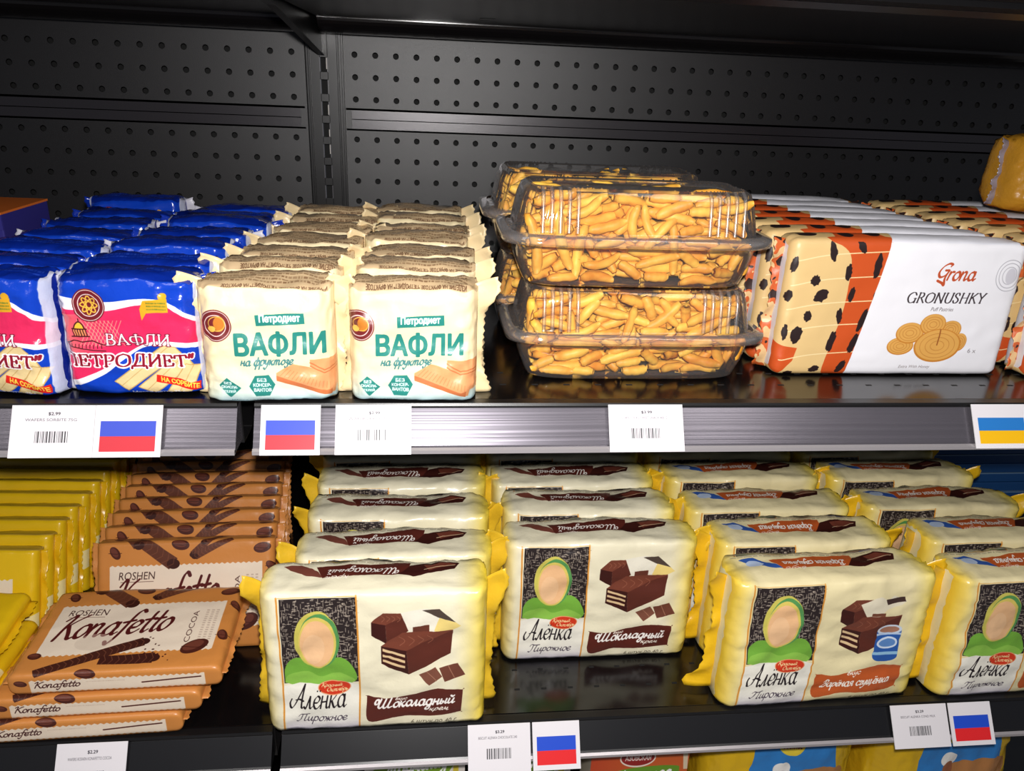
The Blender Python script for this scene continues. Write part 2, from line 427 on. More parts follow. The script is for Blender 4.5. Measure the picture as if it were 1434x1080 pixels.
def art_cake(milk=False):
    W, H, T = .187, .132, .05
    A = wrap_canvas(W, H, T, (240, 226, 178) if milk else (240, 232, 202))
    band = (196, 92, 42) if milk else (92, 40, 32)
    # ends printed yellow
    A.fr()
    A.grad(0, 0, A.w*(.12 if milk else .07), A.h, (238, 200, 60), (240, 226, 160), False, 1 if milk else .7, 0)
    A.grad(A.w*.84, 0, A.w, A.h, (240, 228, 170), (242, 208, 50), False, 0, 1)
    A.fr((135, 455, 985, 960), A.front)
    # woven dark panel
    A.rect(213, 468, 493, 768, (44, 36, 36))
    R = random.Random(4)
    for i in range(900):
        x = R.uniform(215, 487); y = R.uniform(470, 762)
        if R.random() < .5: A.rect(x, y, x+R.uniform(6, 16), y+2.0, (190, 176, 158), .8)
        else: A.rect(x, y, x+2.0, min(y+R.uniform(6, 16), 766), (190, 176, 158), .8)
    # plain oval picture in the panel's colours
    A.spoly([(216, 765), (222, 705), (262, 672), (345, 690), (420, 672), (468, 700), (480, 765), (350, 790)], (116, 172, 62))
    A.spoly([(216, 765), (232, 735), (300, 722), (350, 745), (420, 730), (478, 765), (350, 795)], (150, 200, 84), .7)
    A.ell(343, 608, 82, 104, (206, 196, 92)); A.ell(352, 612, 74, 98, (88, 150, 84)); A.ell(345, 618, 69, 93, (222, 200, 100))
    A.ell(343, 622, 62, 84, (240, 190, 140)); A.ell(330, 640, 40, 55, (246, 204, 158), .6)
    # lower white field
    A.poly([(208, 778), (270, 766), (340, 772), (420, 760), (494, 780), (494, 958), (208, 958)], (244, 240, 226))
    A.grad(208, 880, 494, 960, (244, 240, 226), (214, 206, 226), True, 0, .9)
    for x in (205, 494):
        A.line([(x-2, 462), (x+2, 760), (x-6, 960)], 5, (222, 150, 62), smooth=True)
    A.line([(205, 464), (494, 464)], 3, (222, 180, 110))
    A.ell(400, 786, 62, 29, (214, 60, 34)); A.ring(400, 786, 62, 29, 3, (240, 170, 120))
    A.script('Красный', 352, 768, 430, 788, (250, 220, 160), 2.6)
    A.script('Октябрь', 372, 786, 448, 808, (250, 220, 160), 2.6)
    A.script('Алёнка', 228, 772, 442, 862, INK, 7, nib=(.22, .8), rise=-2)
    A.script('Пирожное', 250, 884, 442, 930, (84, 74, 86), 4.4, nib=(.3, .8))
    # sweets
    if milk:
        choc_bar(A, 582, 528, 150, 122, layers=False)
        A.poly([(650, 545), (735, 520), (770, 540), (790, 520), (855, 545), (835, 560), (770, 575), (735, 610), (700, 615)], (236, 226, 200))
        A.poly([(760, 535), (840, 528), (850, 548), (770, 556)], (70, 50, 46)); A.rect(712, 588, 768, 600, (120, 70, 52))
        A.poly([(700, 612), (768, 596), (770, 622), (712, 650)], (134, 82, 60))
        choc_bar(A, 600, 600, 244, 160)
        A.rect(752, 664, 858, 768, (44, 92, 170)); A.ell(805, 770, 53, 22, (44, 92, 170)); A.ell(805, 662, 53, 22, (214, 224, 236)); A.ell(805, 662, 42, 15, (176, 124, 100))
        A.ell(805, 715, 45, 24, (216, 228, 244)); A.ell(805, 715, 36, 17, (96, 140, 200))
        A.rect(752, 676, 858, 684, (190, 210, 236)); A.rect(752, 752, 858, 764, (150, 196, 226))
    else:
        choc_bar(A, 545, 520, 150, 112, layers=False)
        A.poly([(655, 520), (740, 512), (800, 516), (880, 572), (800, 606), (735, 598), (690, 600)], (238, 232, 214))
        A.poly([(735, 517), (800, 512), (862, 560), (800, 545)], (80, 66, 58)); A.poly([(700, 572), (762, 570), (762, 592), (700, 594)], (100, 52, 40))
        A.poly([(800, 545), (862, 560), (882, 576), (820, 604), (780, 590)], (240, 214, 130))
        choc_bar(A, 580, 590, 272, 160)
        A.poly([(722, 752), (785, 725), (812, 760), (762, 792)], (126, 78, 62)); A.poly([(800, 730), (872, 714), (902, 760), (822, 780)], (112, 64, 50))
        A.line([(752, 740), (790, 775)], 2, (170, 120, 96)); A.line([(836, 724), (860, 768)], 2, (170, 120, 96))
    A.spoly([(521, 832), (521, 829), (600, 840), (700, 824), (800, 808), (893, 818), (894, 820), (888, 908), (886, 910), (780, 922), (640, 916), (525, 930)], band)
    if milk:
        A.script('вкус', 660, 822, 716, 850, (255, 244, 230), 3.6)
        A.script('Варёная сгущёнка', 552, 858, 848, 908, (255, 248, 236), 5, nib=(.45, .8), rise=12)

    else:
        A.script('вкус', 632, 834, 676, 852, (255, 244, 230), 3)
        A.script('Шоколадный', 552, 842, 862, 896, (255, 250, 244), 7.5, nib=(.45, .8), rise=10)
        A.script('крем', 762, 884, 838, 904, (255, 244, 230), 4.5)
    A.text('6 штук по 40 г', 690, 934, 872, 954, (70, 58, 40), shear=.3)
    # top face, printed upside down
    x0, y0, x1, y1 = A.top
    A.fr((135, 345, 985, 460), A.top)
    A.smalltext(180, 346, 880, 364, (120, 108, 84), 3, 3, .6)
    A.grad(135, 345, 985, 366, (190, 182, 150), (226, 218, 184), True, .55, 0)
    A.poly([(330, 376), (640, 362), (690, 366), (676, 410), (360, 414)], band)
    A.poly([(205, 372), (270, 366), (340, 392), (360, 412), (300, 404), (240, 386)], (120, 66, 54) if not milk else (54, 92, 170))
    if milk: A.ell(262, 388, 36, 12, (190, 206, 232))
    A.poly([(690, 378), (800, 362), (880, 372), (860, 392), (700, 418), (640, 410)], CHOC_D)
    A.poly([(740, 376), (805, 366), (870, 376), (760, 396)], (118, 60, 46)); A.line([(742, 392), (862, 378)], 2.5, (226, 200, 160))
    sv = A.m
    A.fr((0, 0, 100, 100), A.top)
    sx0, sx1 = (360-135)/8.5, (660-135)/8.5
    A.m = (-A.m[0], A.m[0]*(sx0+sx1)+A.m[1], -A.m[2], A.m[2]*100+A.m[3])
    # inside this turned frame x runs sx0..sx1 right to left, y up
    A.script('Варёная сгущёнка' if milk else 'Шоколадный', sx0+2, 46, sx1-2, 74, (255, 248, 240), 5, nib=(.45, .8))
    A.script('вкус' if milk else 'крем', sx0+24, 36, sx0+34, 48, (255, 244, 230), 3)
    return A, (W, H, T)

def medallion(A, cx, cy, rx, ry, col):
    A.ell(cx, cy, rx, ry, col); A.ring(cx, cy, rx*.93, ry*.93, 3, (236, 220, 214))
    A.ring(cx, cy, rx*.68, ry*.68, 4, (236, 220, 214)); A.ell(cx, cy, rx*.62, ry*.62, col)

def art_blue():
    W, H, T = .094, .084, .043
    A = wrap_canvas(W, H, T, (10, 40, 144))
    A.fr((325, 440, 975, 990), A.front)
    A.rect(300, 440, 1000, 1000, (16, 62, 184))
    A.spoly([(300, 505), (420, 530), (560, 538), (700, 522), (800, 524), (860, 545), (990, 640), (1010, 720), (1000, 760), (760, 740), (620, 806), (500, 890), (300, 955), (290, 800), (290, 600)], (250, 246, 250))
    A.spoly([(300, 562), (420, 582), (560, 580), (700, 552), (810, 550), (870, 575), (1000, 670), (1010, 735), (960, 735), (760, 722), (600, 800), (480, 872), (300, 925), (290, 800), (290, 650)], (222, 44, 92))
    A.grad(325, 600, 560, 800, (248, 160, 130), (236, 90, 110), False, .75, 0)
    for k in range(9):
        A.line([(480+k*18, 625), (420+k*18, 745)], 1.6, (250, 190, 150), .7); A.line([(420+k*18, 625), (500+k*18, 745)], 1.6, (250, 190, 150), .7)
    medallion(A, 483, 556, 78, 76, (112, 32, 40))
    for a in range(4): 
        t = np.linspace(0, 2*np.pi, 24); x = 42*np.cos(t); y = 14*np.sin(t); r = a*math.pi/4
        A.line(np.stack([483+x*math.cos(r)-y*math.sin(r), 556+x*math.sin(r)+y*math.cos(r)], 1), 3, (232, 184, 70))
    # gold banner
    A.poly([(735, 530), (845, 520), (848, 582), (745, 588), (722, 622), (716, 570)], (222, 164, 40)); A.ell(824, 512, 20, 16, (222, 164, 40))
    A.smalltext(748, 535, 838, 578, (60, 110, 50), 3, 2, .8)
    # domed building, line drawing
    A.ell(426, 662, 26, 24, (240, 190, 60)); A.rect(400, 664, 452, 700, (232, 150, 96))
    D = (70, 28, 30)
    A.line([(400, 664), (408, 646), (426, 634), (444, 646), (452, 664)], 3, D, smooth=True); A.line([(426, 636), (426, 620)], 3, D)
    for x in range(396, 460, 12): A.line([(x, 668), (x, 702)], 2.5, D)
    A.line([(386, 704), (466, 704)], 3, D); A.line([(392, 666), (460, 666)], 3, D)
    A.line([(350, 740), (390, 722), (430, 730), (480, 722), (535, 740)], 3, D); A.line([(350, 752), (535, 770)], 2.5, D)
    for x in range(358, 530, 18): A.line([(x, 742), (x, 756)], 2, D)
    # wafers
    wf, wd = (232, 206, 150), (196, 160, 98)
    for q in ([(556, 918), (800, 742), (860, 745), (885, 775), (612, 965)], [(665, 945), (850, 800), (915, 800), (930, 835), (735, 985)], [(790, 980), (900, 830), (965, 850), (905, 985)]):
        A.poly(q, wf); A.line(q+[q[0]], 2.5, wd)
        a, b = np.array(q[0]), np.array(q[1]); c = np.array(q[-1])
        A.line([a*.5+c*.5, b*.5+np.array(q[2])*.5], 1.5, wd)
    serif(A, 'ВАФЛИ', 542, 688, 838, 740, (255, 248, 250), 4, (128, 24, 50), 3)
    serif(A, 'ПЕТРОДИЕТ"', 332, 786, 932, 852, (140, 24, 44), 6.5, (255, 250, 250), 5)
    A.poly([(756, 884), (860, 908), (905, 930), (952, 928), (950, 974), (905, 966), (850, 945), (750, 920)], (222, 40, 30))
    A.text('НА СОРБИТЕ', 775, 894, 945, 918, (250, 222, 80), bold=1, rise=-46)
    A.text('Масса нетто 75 г', 628, 968, 878, 986, (240, 240, 250), bold=.5)
    A.fr((0, 0, 100, 100), A.top)
    A.smalltext(6, 55, 94, 75, (60, 96, 210), 2, 8, .5)
    A.fr(); A.rect(0, 0, A.w*.035, A.h, (214, 214, 228), .9); A.rect(A.w*.97, 0, A.w, A.h, (214, 214, 228), .9)
    return A, (W, H, T)

def art_beige():
    W, H, T = .092, .084, .046
    A = wrap_canvas(W, H, T, (206, 178, 138))
    TEAL = (40, 128, 118)
    A.fr((100, 480, 810, 1020), A.front)
    A.rect(60, 478, 860, 1040, (242, 224, 180))
    A.grad(100, 800, 810, 1020, (250, 240, 206), (186, 222, 232), True, 0, 1)
    A.grad(100, 480, 220, 1020, (240, 214, 150), (250, 240, 206), False, .6, 0)
    medallion(A, 203, 648, 84, 72, (112, 36, 38))
    A.ell(225, 640, 30, 34, (196, 120, 44)); A.ell(184, 664, 20, 14, (226, 180, 80)); A.ring(212, 640, 44, 34, 4, (226, 180, 80))
    A.poly([(408, 600), (662, 590), (664, 640), (410, 652)], TEAL)
    A.text('Петродиет', 430, 600, 640, 642, (250, 252, 250), bold=1.6, rise=5)
    A.text('ВАФЛИ', 296, 682, 764, 790, TEAL, bold=5, rise=8)
    A.script('на фруктозе', 318, 796, 592, 850, (70, 128, 128), 5, nib=(.4, .8), rise=4)
    A.poly([(194, 928), (240, 888), (312, 938), (250, 988)], TEAL)
    A.poly([(354, 930), (388, 880), (460, 876), (492, 922), (458, 978), (386, 980)], TEAL)
    for i, t in enumerate(('БЕЗ', 'ОКИСЛИ-', 'ТЕЛЕЙ')):
        A.text(t, (222, 206, 218)[i], 908+i*20, (262, 292, 280)[i], 922+i*20, (244, 250, 248), bold=.6)
    for i, t in enumerate(('БЕЗ', 'КОНСЕР-', 'ВАНТОВ')):
        A.text(t, (398, 376, 378)[i], 892+i*24, (446, 468, 468)[i], 909+i*24, (244, 250, 248), bold=.6)
    WF, WD = (228, 156, 104), (196, 112, 66)
    A.poly([(500, 868), (590, 826), (830, 880), (800, 990), (500, 898)], WF)
    A.poly([(500, 880), (760, 966), (790, 960), (786, 992), (500, 905)], WD)
    A.poly([(680, 806), (840, 806), (840, 872), (760, 888), (680, 842)], WF)
    for k in range(2): A.line([(680, 822+k*18), (755, 862+k*14), (840, 848+k*14)], 3, WD)
    for k in range(14): A.line([(560+k*17, 850+k*6), (520+k*20, 882+k*6)], 1.4, WD, .7)
    A.text('МАССА НЕТТО 90 Г', 250, 1003, 480, 1014, (70, 110, 120))
    A.fr((0, 0, 100, 100), A.top)
    A.smalltext(3, 4, 97, 84, (112, 78, 52), 9, 5, .7)
    A.m = (-A.m[0], A.m[0]*100+A.m[1], -A.m[2], A.m[2]*100+A.m[3])
    A.text('ИЗДЕЛИЕ НА ФРУКТОЗЕ "ПЕТРОДИЕТ" НА ФРУКТОЗЕ', 4, 2, 80, 12, (96, 66, 46), bold=.6)
    return A, (W, H, T)

def art_puff():
    W, H, T = .205, .114, .032
    A = wrap_canvas(W, H, T, (226, 192, 132))
    OR, BK = (206, 84, 34), (42, 28, 28)
    A.fr((100, 470, 1070, 990), A.front)
    # orange scales, dark spots, pale veins
    A.spoly([(250, 470), (330, 520), (345, 640), (340, 760), (320, 860), (310, 990), (430, 990), (480, 700), (500, 560), (500, 440), (260, 440)], OR)
    A.poly([(100, 1000), (100, 870), (185, 880), (175, 930), (120, 1000)], OR)
    for y in (530, 620, 712, 800, 912):
        A.line([(120, y+20), (260, y-8), (490, y-24)], 3, (246, 222, 168), smooth=True)
    R = random.Random(2)
    def spot(x, y, w, h, rot=0):
        t = np.linspace(0, 2*np.pi, 22, endpoint=False); q = 1+np.array([R.uniform(-.16, .16) for _ in t])
        px = w*np.cos(t)*q; py = h*np.sin(t)*q; c, s_ = math.cos(rot), math.sin(rot)
        A.poly(np.stack([x+px*c-py*s_, y+px*s_+py*c], 1), BK)
    for a in ((262, 510, 14, 36, -.2), (375, 490, 14, 28, -.4), (450, 560, 14, 46, .1), (335, 585, 13, 30, 0), (210, 618, 19, 20, 0), (242, 676, 30, 22, -.5),
              (205, 754, 16, 22, 0), (172, 826, 22, 34, .3), (365, 668, 12, 30, .1), (468, 665, 12, 32, .2), (332, 752, 12, 30, -.1), (430, 765, 14, 44, .3),
              (318, 852, 15, 42, .2), (410, 860, 14, 40, .3), (125, 820, 10, 30, 0), (270, 965, 22, 14, -.3), (168, 985, 18, 12, 0), (380, 955, 14, 30, .5), (120, 560, 12, 30, 0), (118, 680, 12, 22, 0)):
        spot(*a)
    A.poly([(492, 465), (1080, 465), (1080, 1000), (400, 1000)], (246, 245, 250))
    # right edge slants back to pattern
    A.script('Grona', 704, 545, 862, 627, (196, 82, 44), 8, nib=(.35, .8), shear=.2)
    serif(A, 'GRONUSHKY', 600, 656, 930, 696, (56, 46, 50), 4.6, shear=.18)
    A.text('Puff Pastries', 705, 712, 800, 727, (120, 112, 116), shear=.25)
    for (x, y, w, h) in ((612, 868, 56, 36), (640, 815, 58, 42), (810, 800, 46, 36), (730, 780, 54, 42), (860, 850, 32, 36), (770, 865, 100, 68)):
        A.ell(x, y, w, h, (206, 134, 52)); A.ell(x, y-2, w*.93, h*.92, (230, 172, 88))
        for k in (.75, .52, .3): A.ring(x, y, w*k, h*k, 2.2, (190, 118, 50), .75)
    A.line([(768, 800), (768, 862)], 4, (160, 92, 40))
    for r in (58, 46): A.ring(1005, 588, r, r*1.04, 2.6, (176, 174, 182))
    A.ring(1005, 588, 32, 34, 3, (190, 188, 196)); A.ell(1010, 590, 22, 30, (214, 212, 220))
    A.text('6 x', 908, 876, 944, 894, (140, 134, 138))
    A.text('Extra With Honey', 628, 946, 764, 962, (140, 130, 130), shear=.25)
    # top strip goes on with the same design
    A.fr((100, 0, 1070, 100), A.top)
    A.poly([(270, 100), (300, 0), (420, 0), (500, 100)], OR)
    A.ell(330, 60, 30, 20, BK); A.ell(440, 50, 34, 24, BK); A.ell(180, 50, 40, 22, BK)
    A.poly([(492, 100), (540, 0), (1060, 0), (1080, 100)], (240, 240, 248))
    A.fr(); A.rect(A.w*.955, 0, A.w, A.front[1], (206, 150, 90)); 
    return A, (W, H, T)

def tube(A, x0, y0, x1, y1, r, col=(96, 52, 36)):
    P = np.array([(x0, y0), (x1, y1)]); d = P[1]-P[0]; n = np.array([-d[1], d[0]])/np.hypot(*d)*r
    A.poly([P[0]+n*.8, P[1]+n, P[1]-n, P[0]-n*.8], col)
    A.ell(x1, y1, r*.9, r*.75, (60, 28, 22))
    L = int(np.hypot(*d)/(r*.9))
    for k in range(L):
        c = P[0]+d*(k+.5)/L
        A.line([c+n*.9, c+d/L*.5, c-n*.9], 1.6, (140, 86, 60), .7)

def bean(A, x, y, r, rot=.3):
    A.ell(x, y, r, r*.62, (76, 34, 26), 1, rot); A.ell(x-r*.1, y-r*.1, r*.75, r*.4, (120, 66, 50), .7, rot)
    A.line([(x-r*.9, y), (x+r*.2, y+r*.12), (x+r*.9, y)], 2, (60, 24, 18))

def art_tubes(kind='cocoa'):
    W, H, T = .168, .106, .0205
    if kind == 'cocoa': bg, lab, ink = (206, 134, 66), (236, 218, 196), (64, 24, 24)
    else: bg, lab, ink = (232, 190, 24), (236, 222, 196), (70, 50, 30)
    A = wrap_canvas(W, H, T, bg)
    A.fr((0, 0, 100, 63), A.front)
    def zig(x0, y0, x1, y1):
        n = 56; P = []
        for i in range(n): P.append((x0+(x1-x0)*i/n, y0+(.0 if i % 2 else .9)))
        P.append((x1, y0)); P.append((x1, y1))
        for i in range(n): P.append((x1-(x1-x0)*i/n, y1-(.0 if i % 2 else .9)))
        P.append((x0, y1)); A.poly(P, lab)
    if kind == 'cocoa':
        tube(A, 66, -4, 54, 8, 2.2); tube(A, 76, -2, 55, 9, 2.2)
        bean(A, 11, 6, 4, 1.0); bean(A, 47, 2, 5, .2); bean(A, 93, 5, 5, -.2); bean(A, 98, 16, 3.6, .8)
        zig(8, 13, 93, 51)
        tube(A, 22, -3, 43, 13, 4)
        A.text('ROSHEN', 13, 17, 33, 21.5, (70, 44, 40), shear=.15); A.rect(14, 22.6, 32, 22.9, (120, 90, 80))
        A.script('Konafetto', 12, 21, 68, 46, (84, 26, 26), 14, nib=(.35, .8), shear=.3, rise=4)
        A.text('COCOA', 77.5, 21, 80.3, 45, (90, 60, 54), up=True)
        for i in range(3): A.smalltext(84+i*2.6, 20, 85.4+i*2.6, 44, (150, 120, 104), 14, i, .8)
        A.text('140g ℮', 80, 46, 90, 49, (130, 100, 90))
        A.ell(33, 42, 9, 6, (214, 196, 176), .5); 
        tube(A, 12, 62, 58, 43, 3.2, (70, 34, 26)); tube(A, 40, 55, 66, 55, 3.4, (64, 30, 24))
        bean(A, 84, 48, 7, -.5); bean(A, 8, 50, 3.4, .2); bean(A, 96, 40, 4, 1.2)
        for i in range(14):
            R = random.Random(i); A.ell(R.uniform(56, 74), R.uniform(38, 58), R.uniform(.3, .7), R.uniform(.3, .7), (70, 30, 24))
    else:
        zig(8, 16, 88, 54)
        A.text('WAFER', 60, 28, 64, 50, (110, 84, 60), bold=1, up=True) 
        for i in range(4): A.smalltext(66+i*3, 26, 67.6+i*3, 50, (150, 120, 90), 14, i, .8)
        A.text('140g ℮', 60, 51, 76, 54, (120, 90, 70)); A.poly([(82, 44), (100, 36), (100, 48), (82, 56)], (250, 244, 220), .7)
        A.grad(0, 0, 60, 12, (244, 214, 160), (232, 190, 24), False, .6, 0)
    # underside strip, seen on packs that lie flat
    A.fr((0, 0, 100, 12.2), A.under)
    if kind == 'cocoa':
        bean(A, 6, 5, 3, .2); zig(10, 3, 92, 11.6)
        A.script('Konafetto', 12, 4.0, 33, 9.6, ink, 4, nib=(.5, .8), shear=.3)
        A.line([(62, 7.4), (90, 5.4)], 5, (80, 34, 26)); A.smalltext(36, 5, 54, 6, (180, 150, 130), 1, 3, .5)
        bean(A, 36, .4, 5, .2)
    A.fr((0, 0, 100, 12.2), A.top)
    if kind == 'cocoa': bean(A, 11, 6, 3.4, .8); tube(A, 14, 2, 24, 14, 3.4); tube(A, 74, 2, 60, 13, 2); bean(A, 93, 8, 4, 0)
    else: A.grad(0, 0, 100, 12, (232, 190, 24), (200, 160, 90), False, .2, .6)
    return A, (W, H, T)
# ---------------------------------------------------------------- materials
def new_mat(name, color=(.5, .5, .5), rough=.5, metal=0., spec=.5, coat=0.):
    m = bpy.data.materials.new(name); m.use_nodes = True
    b = m.node_tree.nodes['Principled BSDF']
    b.inputs['Base Color'].default_value = (*color, 1); b.inputs['Roughness'].default_value = rough
    b.inputs['Metallic'].default_value = metal; b.inputs['Specular IOR Level'].default_value = spec
    b.inputs['Coat Weight'].default_value = coat
    return m

def srgb(c):
    return tuple(((v/255)/12.92 if v/255 <= .04045 else ((v/255+.055)/1.055)**2.4) for v in c)

def add_bump(m, scale, strength, dist=.001, detail=3, coord='Object', noise_type='noise', stretch=None):
    nt = m.node_tree; b = nt.nodes['Principled BSDF']
    tc = nt.nodes.new('ShaderNodeTexCoord')
    n = nt.nodes.new('ShaderNodeTexNoise'); n.inputs['Scale'].default_value = scale; n.inputs['Detail'].default_value = detail
    src = tc.outputs[coord]
    if stretch:
        mp = nt.nodes.new('ShaderNodeMapping'); mp.inputs['Scale'].default_value = stretch
        nt.links.new(src, mp.inputs['Vector']); src = mp.outputs['Vector']
    nt.links.new(src, n.inputs['Vector'])
    bp = nt.nodes.new('ShaderNodeBump'); bp.inputs['Strength'].default_value = strength; bp.inputs['Distance'].default_value = dist
    nt.links.new(n.outputs['Fac'], bp.inputs['Height']); nt.links.new(bp.outputs['Normal'], b.inputs['Normal'])
    return n

def print_mat(name, art, rough=.38, spec=.5, bump=.35, coat=0.):
    m = new_mat(name, rough=rough, spec=spec, coat=coat); nt = m.node_tree
    t = nt.nodes.new('ShaderNodeTexImage'); t.image = art.image(name); t.extension = 'EXTEND'
    uv = nt.nodes.new('ShaderNodeUVMap'); uv.uv_map = 'uv'
    nt.links.new(uv.outputs['UV'], t.inputs['Vector']); nt.links.new(t.outputs['Color'], nt.nodes['Principled BSDF'].inputs['Base Color'])
    if bump: add_bump(m, 34, min(1, bump*1.9), .0026, 5)
    return m

def film_mat(name, rgb, rough=.38, spec=.5, bump=.35):
    m = new_mat(name, srgb(rgb), rough, 0, spec)
    if bump: add_bump(m, 50, min(1, bump*1.9), .0024, 5)
    return m

def black_steel(name, rgb=(20, 18, 20), rough=.42, grain=.25, spec=.5, coat=0.):
    m = new_mat(name, srgb(rgb), rough, 0, spec, coat)
    add_bump(m, 1400, grain, .0003, 2)
    return m
M_PANEL = black_steel('powder_coated_panel', (20, 17, 19), .44, .5, .8)
M_STEEL = black_steel('black_steel', (18, 17, 18), .34, .12)
M_SHELF = black_steel('glossy_black_shelf', (12, 11, 12), .16, .05, .6)
M_RAIL_D = black_steel('dark_ticket_channel', (22, 22, 25), .30, .02, .5)
M_DARK = new_mat('dark_backing', (.004, .004, .004), .8)
M_CHROME = new_mat('bright_edge', (.62, .58, .60), .28, .6)
# silver plastic ticket channel: fine extrusion lines along the rail
M_RAIL = new_mat('silver_ticket_channel', (.20, .185, .215), .24, .7)
nt = M_RAIL.node_tree
tc = nt.nodes.new('ShaderNodeTexCoord'); mp = nt.nodes.new('ShaderNodeMapping'); mp.inputs['Scale'].default_value = (.6, 300, 700)
n = nt.nodes.new('ShaderNodeTexNoise'); n.inputs['Scale'].default_value = 1
cr = nt.nodes.new('ShaderNodeMapRange'); cr.inputs['To Min'].default_value = .14; cr.inputs['To Max'].default_value = .34
nt.links.new(tc.outputs['Object'], mp.inputs['Vector']); nt.links.new(mp.outputs['Vector'], n.inputs['Vector'])
nt.links.new(n.outputs['Fac'], cr.inputs['Value']); nt.links.new(cr.outputs['Result'], nt.nodes['Principled BSDF'].inputs['Roughness'])
bp = nt.nodes.new('ShaderNodeBump'); bp.inputs['Strength'].default_value = .25; bp.inputs['Distance'].default_value = .0004
nt.links.new(n.outputs['Fac'], bp.inputs['Height']); nt.links.new(bp.outputs['Normal'], nt.nodes['Principled BSDF'].inputs['Normal'])

# clear thermoformed plastic as a thin sheet: mostly see-through, mirror-like at grazing angles
M_CLEAR = bpy.data.materials.new('clear_plastic'); M_CLEAR.use_nodes = True
nt = M_CLEAR.node_tree; nt.nodes.clear()
out = nt.nodes.new('ShaderNodeOutputMaterial'); mx = nt.nodes.new('ShaderNodeMixShader')
tr = nt.nodes.new('ShaderNodeBsdfTransparent'); tr.inputs['Color'].default_value = (.985, .98, .975, 1)
gl = nt.nodes.new('ShaderNodeBsdfGlossy'); gl.inputs['Roughness'].default_value = .05; gl.inputs['Color'].default_value = (1, 1, 1, 1)
fr = nt.nodes.new('ShaderNodeFresnel'); fr.inputs['IOR'].default_value = 1.38
ad = nt.nodes.new('ShaderNodeMath'); ad.operation = 'MULTIPLY_ADD'; ad.inputs[1].default_value = 1.2; ad.inputs[2].default_value = .01
nt.links.new(fr.outputs['Fac'], ad.inputs[0]); nt.links.new(ad.outputs['Value'], mx.inputs['Fac'])
nt.links.new(tr.outputs['BSDF'], mx.inputs[1]); nt.links.new(gl.outputs['BSDF'], mx.inputs[2]); 
df = nt.nodes.new('ShaderNodeBsdfDiffuse'); df.inputs['Color'].default_value = (.9, .85, .84, 1)
mx2 = nt.nodes.new('ShaderNodeMixShader'); lw = nt.nodes.new('ShaderNodeLayerWeight'); lw.inputs['Blend'].default_value = .25
m3 = nt.nodes.new('ShaderNodeMath'); m3.operation = 'MULTIPLY_ADD'; m3.inputs[1].default_value = .12; m3.inputs[2].default_value = .02
nt.links.new(lw.outputs['Facing'], m3.inputs[0]); nt.links.new(m3.outputs['Value'], mx2.inputs['Fac'])
nt.links.new(mx.outputs['Shader'], mx2.inputs[1]); nt.links.new(df.outputs['BSDF'], mx2.inputs[2]); nt.links.new(mx2.outputs['Shader'], out.inputs['Surface'])

M_RIMC = M_CLEAR.copy(); M_RIMC.name = 'clear_plastic_thick'
for q in M_RIMC.node_tree.nodes:
    if q.type == 'MATH' and abs(q.inputs[2].default_value-.02) < 1e-6: q.inputs[1].default_value = .10; q.inputs[2].default_value = .075
M_RIBC = M_CLEAR.copy(); M_RIBC.name = 'clear_plastic_rib'
for q in M_RIBC.node_tree.nodes:
    if q.type == 'BSDF_GLOSSY': q.inputs['Roughness'].default_value = .22
    if q.type == 'MATH' and abs(q.inputs[2].default_value-.01) < 1e-6: q.inputs[2].default_value = .12
    if q.type == 'MATH' and abs(q.inputs[2].default_value-.02) < 1e-6: q.inputs[1].default_value = .1; q.inputs[2].default_value = .06
# ---------------------------------------------------------------- the shop room
M_FLOOR = new_mat('pale_vinyl_floor', (.50, .47, .43), .35)
n = add_bump(M_FLOOR, 8, .1, .002)
M_CEIL = new_mat('white_ceiling', (.8, .8, .8), .8)
m = MB(); m.box((-3, -3.2, -1.12), (3.5, 1.2, -1.10)); tag(m.build('floor', M_FLOOR), kind='structure')
m = MB(); m.box((-3, -3.2, 1.70), (3.5, 1.2, 1.72)); tag(m.build('ceiling', M_CEIL), kind='structure')

# ---------------------------------------------------------------- the gondola
D = .528                  # depth from shelf edge to back panel
PITCH = .0254; RP = .026

